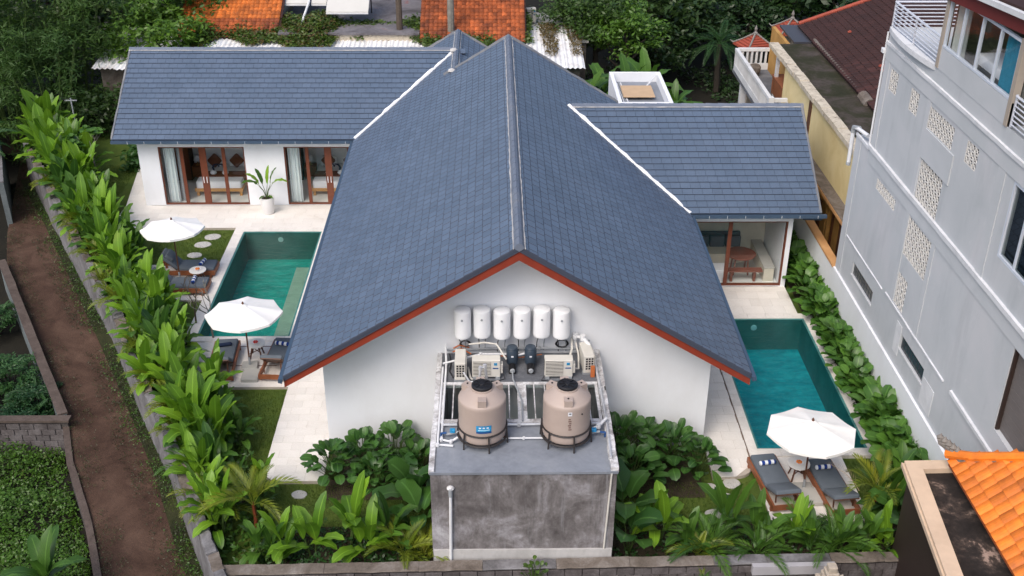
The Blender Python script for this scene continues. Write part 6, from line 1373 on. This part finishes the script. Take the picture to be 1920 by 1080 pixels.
for x,y,z,s,pr,lab in ((-5.75,20.7,-.1,1.0,PR[0],'palm with a reddish trunk and yellow fan fronds in the front left corner'),(9.35,20.9,-.1,.95,PR[1],'palm with a reddish trunk and yellow fronds near the beige roof'),(-2.1,19.7,-.1,.85,PY[0],'yellow green feathery palm left of the stained wall foot'),(-1.65,19.65,-.1,.7,PY[1],'small yellow green feathery palm touching the stained wall'),(5.1,19.7,-.1,.95,PG[0],'feathery palm hanging over the patched front wall'),(4.75,19.5,.1,.6,PY[2],'small yellow feathery palm behind the patched cap'),(7.9,19.55,.1,.85,PG[1],'feathery palm drooping over the front wall in front of the loungers'),(8.3,20.1,-.1,.7,PG[2],'green feathery palm at the foot of the right lounger'),(7.5,20.5,-.1,.7,PG[0],'green feathery palm at the foot of the left lounger'),(6.2,19.6,-.1,.8,PG[1],'feathery palm behind the middle of the right front wall')):
    plant(pr,'feathery_palm',lab,x,y,z,s,None,None,'frond','palm')
DRY=frond_mesh('dry_frond',1.0,14,.4,40,-10,lw=.012)
o=bpy.data.objects.new('dry_frond',DRY); COL.objects.link(o); o.location=(8.95,21.1,.75); o.rotation_euler=(0,R(-15),R(150)); tag(o,'dry pale frond hanging over the right lounger','dead frond')
# potted palm leaves
pt=plant(palm_proto(5,0,FRY,.1),'potted_plant','young traveller palm with long leaves in the white planter',-8.66,39.0,.6,1.0,0)
for k,(a,e,i,s) in enumerate(((R(200),0,3,.95),(R(165),0,1,.85),(R(120),0,0,.75),(R(75),0,2,.72),(R(40),0,0,.8),(R(-10),0,3,.9),(R(250),0,5,.5),(R(300),0,5,.5))):
    c,s2=math.cos(a),math.sin(a); pl=.55 if k<6 else .12; e_=(c*.28*pl*1.6,s2*.12,pl)
    b=MB(); b.tube([(0,0,0),(e_[0]*.4,e_[1]*.4,pl*.6),e_],[.016,.014,.008],5); b.build('stalk','stem_green',pt,local=True,fix=False)
    inst('leaf',CANNA[0 if k%2 else 1][i],pt,T(*e_)@RZ(math.atan2(s2*.4,c))@Matrix.Scale(s*.8,4))
# bare shrubs
def bare(x,y,z,h,lab,mat_,seed,leafy=0):
    g=random.Random(seed); t=thing('bare_shrub',lab,'shrub',(x,y,z)); tips=[]
    def br(p,d,l,r,dep):
        q=p+d*l; m=(p+q)/2+Vector((g.uniform(-.05,.05),g.uniform(-.05,.05),.03)); b=MB(); b.tube([p,m,q],[r,r*.85,r*.65],5); b.build('branch',mat_,t,local=True,fix=False)
        if dep==0: tips.append(q); return
        for k in range(g.choice((2,3))):
            e=(d+Vector((g.uniform(-.9,.9),g.uniform(-.9,.9),g.uniform(0,.5)))).normalized(); br(q,e,l*.72,r*.66,dep-1)
    br(Vector((0,0,0)),Vector((.05,0,1)),h*.36,.035,3)
    if leafy:
        for q in tips:
            for k in range(leafy): inst('leaf',ROUND[g.randrange(4)],t,T(*q)@RZ(k*2.1)@Matrix.Scale(.7,4))
bare(-8.75,29.7,-.1,2.3,'leafless grey twigs rising from the hedge in front of the near parasol','bark_pale',4); bare(-9.5,30.6,-.1,1.9,'leafless twigs in the hedge beside the near end of the pool','bark',9)
bare(-16.2,42.0,-.1,2.6,'pale branched frangipani with leaf tufts at the far end of the hedge','bark_pale',12,5)
t=bare(.95,18.62,-.35,.01,'x','bark',1) if False else None
wp=plant(dome_proto(77,26,.75,.38,[LM(('w',0),'leaf','leaf_tree',.13,.09,30,-20,.2,4,tip=.9),LM(('w',1),'leaf','leaf_tree',.12,.08,60,10,.2,4,tip=.9)],'stem_green'),'wall_weed','small weed growing out of the front wall below the service block',.92,18.68,-.05,1.0)
# ------------------------------------------------------------------ leaf masses: crowns and cover
def leafcloud(b,g,c,rad,n,size,flat=.5,asp=.45):
    for k in range(n):
        d=Vector((g.gauss(0,1),g.gauss(0,1),g.gauss(0,1))).normalized()*(g.random()**.4)
        p=Vector((c[0]+d.x*rad[0],c[1]+d.y*rad[1],c[2]+d.z*rad[2])); l=size*g.uniform(.6,1.35)
        a=g.uniform(0,6.28); e=g.uniform(-.9,.5); u=Vector((math.cos(a)*math.cos(e),math.sin(a)*math.cos(e),math.sin(e)))
        r=g.uniform(-.9,.9); v=u.cross(Vector((0,0,1))).normalized(); v=(v*math.cos(r)+u.cross(v)*math.sin(r))*asp*l*.5
        o=len(b.v); m=p+u*l*.45
        for q in(p,m+v,p+u*l,m-v): b.v.append((q.x,q.y,q.z))
        b.f.append((o,o+1,o+2,o+3))
def crown_mesh(seed,rx,ry,rz,ncl,nl,size,mat_,clr=.28,asp=.45,lo=-.55):
    g=random.Random(seed); b=MB()
    for k in range(ncl):
        while True:
            d=Vector((g.gauss(0,1),g.gauss(0,1),g.gauss(0,1))).normalized()
            if d.z>lo: break
        f=g.uniform(.55,1.02); c=(d.x*rx*f,d.y*ry*f,d.z*rz*f); q=clr*g.uniform(.6,1.3)
        leafcloud(b,g,c,(rx*q,ry*q,rz*q*.75),int(nl*g.uniform(.6,1.4)),size,asp=asp)
    b.mi=[0]*len(b.f); b.uv={i:(.3,.2) for i in range(len(b.v))}
    return b.mesh('crown',mat_,fix=False)
def tree(name,label,x,y,zb,zc,cm,s=1,trunk_r=.16,bark='bark',sc_=(1,1,1),group=None,seed=1):
    t=thing(name,label,'tree',(x,y,zb),0,group); g=random.Random(seed); h=zc-zb
    b=MB(); b.tube([(0,0,0),(g.uniform(-.2,.2),g.uniform(-.2,.2),h*.4),(g.uniform(-.3,.3),g.uniform(-.3,.3),h*.8),(0,0,h+.3)],[trunk_r*1.3,trunk_r,trunk_r*.7,trunk_r*.3],8); b.build('trunk',bark,t,local=True,smooth=True,fix=False)
    for k in range(5):
        a=k*1.3+g.uniform(0,.5); z=h*g.uniform(.5,.8); b=MB(); b.tube([(0,0,z),(math.cos(a)*.7*s,math.sin(a)*.7*s,z+.5*s),(math.cos(a)*1.5*s,math.sin(a)*1.5*s,z+1.1*s)],[trunk_r*.55,trunk_r*.4,trunk_r*.15],6); b.build('limb',bark,t,local=True,fix=False)
    inst('crown',cm,t,T(0,0,h)@RZ(g.uniform(0,6.28))@Matrix.Diagonal((s*sc_[0],s*sc_[1],s*sc_[2],1)))
    return t
CM=[crown_mesh(1,2.2,2.2,1.6,75,62,.26,'leaf_mango'),crown_mesh(2,2.2,2.2,1.5,75,62,.22,'leaf_tree'),crown_mesh(3,2.2,2.2,1.5,70,50,.30,'leaf_dark')]
tree('mango_tree','leafy green tree behind the left wing ridge, beside the bamboo',-16.0,52.4,-1.2,3.1,CM[0],1.15,seed=3); tree('mango_tree','glossy green tree at the top edge right of the bamboo',-14.9,56.0,-1.2,4.6,CM[0],1.1,seed=4); tree('mango_tree','darker tree between the bamboo and the glossy tree',-18.6,54.0,-1.2,3.6,CM[1],1.2,seed=5)
tree('garden_tree','dense dark green tree behind the banana plants',5.2,54.5,-1.2,3.4,CM[1],1.0,seed=6); tree('garden_tree','lighter leafy tree right above the banana plants',6.6,53.6,-1.2,3.0,CM[0],.88,seed=7); tree('garden_tree','tree with grey green crown left of the dense tree',3.9,55.0,-1.2,3.0,CM[1],.85,seed=8)
for i,(x,y,z,s) in enumerate(((8.5,60,3.2,1.5),(12.5,67,2.8,1.7),(16.5,64,2.8,1.6),(20,59,3.5,1.6),(5.0,62,4.5,1.5),(24,66,4,2),(16,72,4,2.2),(9,74,4,2.2),(26,55,4.5,1.8),(1.5,66,4,1.8),(19.5,53.5,3.4,1.1),(10.2,61.5,1.6,1.1),(14.4,60.5,1.4,1.0),(8.6,57,1.2,.9))):
    tree('jungle_tree',('dark shaded tree behind the garden trees','deep shaded tree above the fan palm','dark tree right of the fan palm','dark tree behind the dark tile roof','dark tree at the top edge above the low outbuilding','far dark tree at the top right','far dark tree at the top right','far dark tree at the top centre right','dark tree behind the grey building roof','dark tree at the top edge behind the orange house','dark shrubby tree beside the ridge of the dark tile roof','low shaded tree left of the fan palm','low shaded tree right of the fan palm','low shaded tree behind the banana plants')[i],x,y,-1.2,z,CM[2],s,.2,'bark_dark',seed=20+i,group='dark jungle trees behind the houses')
for i,(x,y,z,s) in enumerate(((-24,60,3,1.8),(-29,56,3,1.8),(-20,62,4,1.8),(-33,50,2,1.8),(-27,49.5,1,1.4),(-24.5,46.6,.6,.9))):
    tree('jungle_tree',('dark tree behind the bamboo','dark tree at the top left corner','dark tree at the top edge behind the glossy tree','dark tree beyond the left edge','dark tree at the left edge above the path bend','small dark tree over the far alley wall')[i],x,y,-1.2,z,CM[2],s,.2,'bark_dark',seed=50+i,group='dark jungle trees behind the bamboo')
# bamboo
def bamboo_mesh(seed):
    g=random.Random(seed); b=MB()
    for k in range(95):
        a=g.uniform(0,6.28); r=2.1*math.sqrt(g.random()); z=g.uniform(-3.2,2.6); f=1-.25*max(0,z)/2.6
        leafcloud(b,g,(r*math.cos(a)*f,r*math.sin(a)*f,z),(.55,.55,.32),75,.30,asp=.16)
    b.mi=[0]*len(b.f); b.uv={i:(.3,.2) for i in range(len(b.v))}; return b.mesh('foliage','leaf_bamboo',fix=False)
BM=[bamboo_mesh(61),bamboo_mesh(62)]
for i,(x,y,z,s,lab) in enumerate(((-19.8,47.6,2.2,1.0,'feathery bamboo clump closest to the left wing'),(-22.2,49.0,3.4,1.25,'tall feathery bamboo clump above the alley bend'),(-19.6,51.0,3.6,1.2,'feathery bamboo clump behind the closest one'),(-24.8,51.8,3.2,1.3,'feathery bamboo clump at the left edge'),(-22.0,54.5,5.0,1.3,'feathery bamboo clump at the top edge'))):
    t=thing('bamboo',lab,'bamboo',(x,y,-1.2)); g=random.Random(70+i)
    for k in range(9):
        a=k*.7; b=MB(); r=.4; b.tube([(r*math.cos(a)*.6,r*math.sin(a)*.6,0),(r*math.cos(a)*1.3,r*math.sin(a)*1.3,z*.6),(r*math.cos(a)*4,r*math.sin(a)*4,z+3.0)],[.05,.045,.015],6); b.build('culm','stem_green',t,local=True,fix=False)
    inst('foliage',BM[i%2],t,T(0,0,z+1.2)@RZ(i*1.1)@Matrix.Scale(s,4))
# bananas behind the roof box
BAN=[LM(('ban',i),'leaf','leaf_canna_dark',L,W,a0,a1,f,8,wav=.04) for i,(L,W,a0,a1,f) in enumerate(((1.9,.5,70,-10,.25),(1.8,.5,50,-45,.25),(1.7,.45,82,45,.25)))]
def ban(seed,n,h):
    g=random.Random(seed); L=[]
    for k in range(n): a=k*2.4+g.uniform(-.3,.3); f=k/n; L.append((BAN[2 if f>.75 else (0 if f>.35 else 1)],T(.06*math.cos(a),.06*math.sin(a),h-.15+.2*f)@RZ(a)@Matrix.Scale(g.uniform(.75,1.1),4)))
    return stem_mesh([([(0,0,0),(.03,0,h*.5),(0,0,h+.1)],[.12,.10,.06])],'stem_green','pseudostem'),L
BN=[ban(81+i,10,2.6) for i in range(3)]
for i,(x,y,s,lab) in enumerate(((4.35,47.0,1.0,'yellow green banana plant left of the white roof box'),(5.0,48.2,1.05,'banana plant behind the left corner of the white roof box'),(6.1,48.2,1.1,'dark banana plant behind the middle of the white roof box'),(7.1,48.6,1.1,'banana plant behind the right corner of the white roof box'),(8.2,47.2,.95,'banana plant with low spread leaves right of the white roof box'),(8.1,45.8,.7,'short banana plant beside the white roof box'))):
    plant(BN[i%3],'banana_plant',lab,x,y,-1.2,s*1.0)
SH=crown_mesh(9,.9,.9,.7,38,40,.15,'leaf_creeper',.3)
for i,(x,y,z,s,lab) in enumerate(((10.0,46.5,-.3,1.0,'rounded bright green shrub right of the banana plants'),(9.0,45.2,-.7,.8,'low bright shrub behind the right wing ridge'),(8.0,44.3,-.8,.8,'low shrub between the roof box and the round shrub'))):
    t=thing('garden_shrub',lab,'shrub',(x,y,-1.2)); b=MB(); b.tube([(0,0,0),(0,0,z+1.2)],.05,6); b.build('stem','bark',t,local=True); inst('crown',SH,t,T(0,0,z+1.2)@Matrix.Scale(s,4))
# fan palm, coconut trunks, left palm
t=plant(palm_proto(91,32,[frond_mesh('leaf_fern',2.3,38,.55,40,-55,lw=.035),frond_mesh('leaf_fern',2.2,36,.5,5,-70,lw=.035),frond_mesh('leaf_fern',2.0,34,.5,70,0,lw=.035)],3.0,'bark_dark',.2),'garden_palm','spreading palm with thin fronds in the shaded garden at the top right',12.1,57.0,-1.2,.85,None,None,'frond','palm')
for i,(x,y,h,r,lab) in enumerate(((-4.45,53.0,9.5,.16,'slim brown palm trunk rising behind the stained flat roof'),(-1.95,52.6,11,.17,'pale mottled palm trunk rising behind the rear roof peak'))):
    t=thing('palm_tree',lab,'palm tree',(x,y,-1.2)); b=MB(); b.tube([(0,0,h*k/14) for k in range(15)],[r*(1.15-.03*k)*(1+.06*(k%2)) for k in range(15)],9); b.build('trunk','bark' if i==0 else 'bark_pale',t,local=True,smooth=True)
    for k in range(9): inst('frond',FRM[k%2],t,T(0,0,h)@RZ(k*.7)@Matrix.Scale(1.7,4))
plant(palm_proto(95,20,FRG,1.6,'bark_dark',.1),'feathery_palm','dark small palm at the left edge above the tall grey wall',-21.4,43.6,-1.2,1.3,None,None,'frond','palm')
FT=[frond_mesh('leaf_fern',.62,13,.15,40,-25,lw=.055),frond_mesh('leaf_fern',.58,12,.14,10,-45,lw=.055),frond_mesh('leaf_fern',.5,12,.13,70,15,lw=.055)]
def fern_proto(seed,n,rx,h):
    g=random.Random(seed); L=[];S=[]
    for k in range(n):
        a=g.uniform(0,6.28); rr=rx*math.sqrt(g.random()); z=h*(1-.75*(rr/rx)**2)*g.uniform(.55,1.0); e=(rr*math.cos(a),rr*math.sin(a),z)
        if k%5==0: S.append(([(0,0,0),(e[0]*.4,e[1]*.4,z*.6),e],[.04,.025,.01]))
        L.append((FT[g.randrange(3)],T(*e)@RZ(a+g.uniform(-1.2,1.2))@RX(g.uniform(-.3,.3))@Matrix.Scale(g.uniform(.6,1.0),4)))
    return stem_mesh(S,'bark_dark','branches'),L
FC=crown_mesh(77,1,1,1,90,60,.13,'leaf_fern',.22,asp=.3)
for i,(x,y,z,n,rx,h,lab) in enumerate(((-14.0,28.3,-2.1,150,.8,1.25,'dense feathery leaved shrub in the walled left plot, near its corner'),(-15.3,29.4,-2.1,190,1.1,1.5,'dense feathery leaved shrub at the left edge of the walled plot'),(-17.3,33.4,-2.1,70,.8,1.2,'small feathery shrub in the dark strip of the walled plot'),(-14.2,27.5,-2.1,90,.9,1.0,'low feathery shrub against the cross wall of the left plot'))):
    o=plant(fern_proto(400+i,n//2,rx,h),'feathery_shrub',lab,x,y,z,1,0,None,'frond','shrub'); inst('crown',FC,o,T(0,0,h*.55)@Matrix.Diagonal((rx,rx,h*.5,1)))
plant(BN[0],'banana_plant','young banana plant at the bottom left beside the low kerb wall',-10.35,19.35,-2.1,.7)
# creepers over the shed
def cover(name,fn,n,size,mat_,seed,asp=.5):
    g=random.Random(seed); b=MB(); k=0
    while k<n:
        c=fn(g)
        if c is None: continue
        leafcloud(b,g,c,(.10,.10,.05),4,size,asp=asp); k+=4
    b.mi=[0]*len(b.f); b.uv={i:(.3,.2) for i in range(len(b.v))}
    return b.build(name,mat_,None,fix=False,kind='stuff')
def hump(x): return .34+.18*math.sin(x*1.3)+.15*math.sin(x*.53+1)+.10*math.sin(x*2.9)
def creep(g,x0=-14.2,x1=1.9):
    x=g.uniform(x0,x1); y=g.uniform(49.8,54.4); d=(y-(51.5+.7*math.sin(x*.9)+.5*math.sin(x*2.3)+(.9 if -7.5<x<-3.2 else 0)))/2.4
    if d<0: return None
    z=2.75+.1*(y-49)+max(0,hump(x))*min(1,d)*g.uniform(.3,1.0); return (x,y,z)
cover('creeper_leaves',creep,15000,.17,'leaf_creeper',31); cover('creeper_leaves',lambda g:creep(g,-14.2,-7.5),3500,.16,'leaf_creeper_brown',32); cover('creeper_leaves',lambda g:creep(g),9000,.16,'leaf_tree',33)
def dead(g): x=g.uniform(2.1,4.3); y=g.uniform(50.3,54.3); return (x,y,2.72+.1*(y-49)) if math.sin(x*5)+.3*(y-51)>.2 else None
cover('dead_leaves',dead,2200,.12,'leaf_creeper_brown',34)
def ground_cov(g):
    y=g.uniform(18.2,26.4); x=g.uniform(-18,-8.8)
    for i in range(4):
        a,b=LEFTL[i],LEFTL[i+1]
        if a[1]<=y<=b[1]:
            lim=a[0]+(b[0]-a[0])*(y-a[1])/(b[1]-a[1])-.3
            if x>lim: return None
    if math.sin(x*2.3+1)+math.sin(y*2.9+x)+math.sin(x*5.1-y*3.3)*.7+g.uniform(-.9,.9)<-1.9: return None
    h=.28+.2*math.sin(x*1.7+y)+.18*math.sin(y*2.3-x*.8); return (x,y,-2.08+max(.02,h)*g.uniform(.2,1.2))
cover('ground_cover_leaves',ground_cov,46000,.085,'leaf_cover',35,.6); cover('ground_cover_leaves',ground_cov,9000,.075,'leaf_creeper',36,.6)
m=MB(); m.add([(-30,15,-1.80),(-8.75,15,-1.80),(-12.6,26.5,-1.80),(-30,26.5,-1.80)],[(0,1,2,3)]); 
def weeds(line,d0,d1,side,zc=-1.17):
    Lh=length(line)
    def f(g):
        s=g.uniform(0,Lh*.97); p,t=along(line,s); nn=Vector((t.y,-t.x))*side; u=g.random()**1.6; 
        if math.sin(s*1.9)+math.sin(s*.7)+g.uniform(-1,1)<-.9: return None
        q=p+nn*(d0+(d1-d0)*u); return (q.x,q.y,zc+.02+.13*g.random()*(1-u))
    return f
cover('weed_leaves',weeds(WALL,.03,1.0,-1),13000,.055,'leaf_weed',37,.35); cover('weed_leaves',weeds(LEFTL,.05,.7,1),6000,.05,'leaf_weed',38,.35); cover('weed_leaves',weeds(WALL,.03,.6,-1),5000,.06,'leaf_cover',39)
# understory in the beds and jungle floor
def bed(g):
    if g.random()<.5: x,y=g.uniform(-5.6,-1.5),g.uniform(19.15,20.9)
    else: x,y=g.uniform(2.8,10.6),g.uniform(19.2,21.0)
    return (x,y,-.06+.25*g.random()**2)
cover('undergrowth_leaves',bed,5000,.11,'leaf_bush',40)
def hedgebed(g):
    p,t=along(WALL,g.uniform(1.4,Lw-.3)); nn=Vector((t.y,-t.x)); q=p+nn*g.uniform(.3,1.9); return (q.x,q.y,-.08+.45*g.random()**2)
cover('undergrowth_leaves',hedgebed,9000,.15,'leaf_canna_dark',41)
cover('border_grass',lambda g:(g.uniform(10.38,10.5),g.uniform(21,31.2),-.02+.12*g.random()),1500,.2,'leaf_weed',42,.12)
def jf(g):
    x=g.uniform(5,20); y=g.uniform(46,62)
    if x>11 and y<51: return None
    if math.sin(x*1.1)+math.sin(y*.9+x)+g.uniform(-1,1)<.6: return None
    return (x,y,-1.2+.4*g.random()**2)
cover('jungle_undergrowth',jf,7000,.22,'leaf_dark',43)
def jf2(g): return (g.uniform(-15.6,-13.6),g.uniform(43.2,46.5),-.05+.7*g.random())
cover('undergrowth_leaves',jf2,2600,.22,'leaf_bush',44)
def jf3(g): return (g.uniform(-19,-14.4),g.uniform(46.9,49.3),-1.1+3.0*g.random()**1.3)
cover('undergrowth_leaves',jf3,5200,.24,'leaf_dark',45); cover('undergrowth_leaves',jf3,2600,.22,'leaf_bamboo',46,.2)
# lawn blades
def blades(areas,n,seed):
    g=random.Random(seed); b=MB(); tot=sum((a[1]-a[0])*(a[3]-a[2]) for a in areas)
    for x0,x1,y0,y1 in areas:
        for k in range(int(n*(x1-x0)*(y1-y0)/tot)):
            x,y=g.uniform(x0,x1),g.uniform(y0,y1); a=g.uniform(0,6.28); h=g.uniform(.03,.07); w_=.008; dx,dy=g.uniform(-.03,.03),g.uniform(-.03,.03)
            o=len(b.v); b.v+=[(x-w_*math.cos(a),y-w_*math.sin(a),-.1),(x+w_*math.cos(a),y+w_*math.sin(a),-.1),(x+dx,y+dy,-.1+h)]; b.f.append((o,o+1,o+2)); b.mi.append(0)
    b.uv={i:(.3,.2) for i in range(len(b.v))}; b.build('grass','grass_blade',None,fix=False,kind='stuff')
blades([(-12.5,-9.68,34.75,37.62),(-8.2,-6.0,21.5,26.85),(-6.0,-1.4,20.2,22.5),(-16.5,-15.0,40,44),(2.8,6.6,20.6,22.5),(9.35,10.4,21,23.4)],30000,51)
# thin service pole and wires at the far left
t=thing('wire_pole','thin pale service pole with wires above the far end of the hedge','pole',(-18.0,45.5,-1.2)); b=MB(); b.tube([(0,0,0),(0,0,3.6)],.03,7); b.build('shaft','pvc_grey',t,local=True); b=MB(); b.bar((-.25,0,3.5),(.25,0,3.5),.04); b.build('cross_arm','pvc_grey',t,local=True)
b=MB(); b.tube([(-.2,0,3.52),(-6,3,3.0),(-14,7,4.2)],.012,4); b.tube([(.2,0,3.52),(-6,3.5,3.2),(-14,8,4.4)],.012,4); b.build('wires','black_plastic',t,local=True)
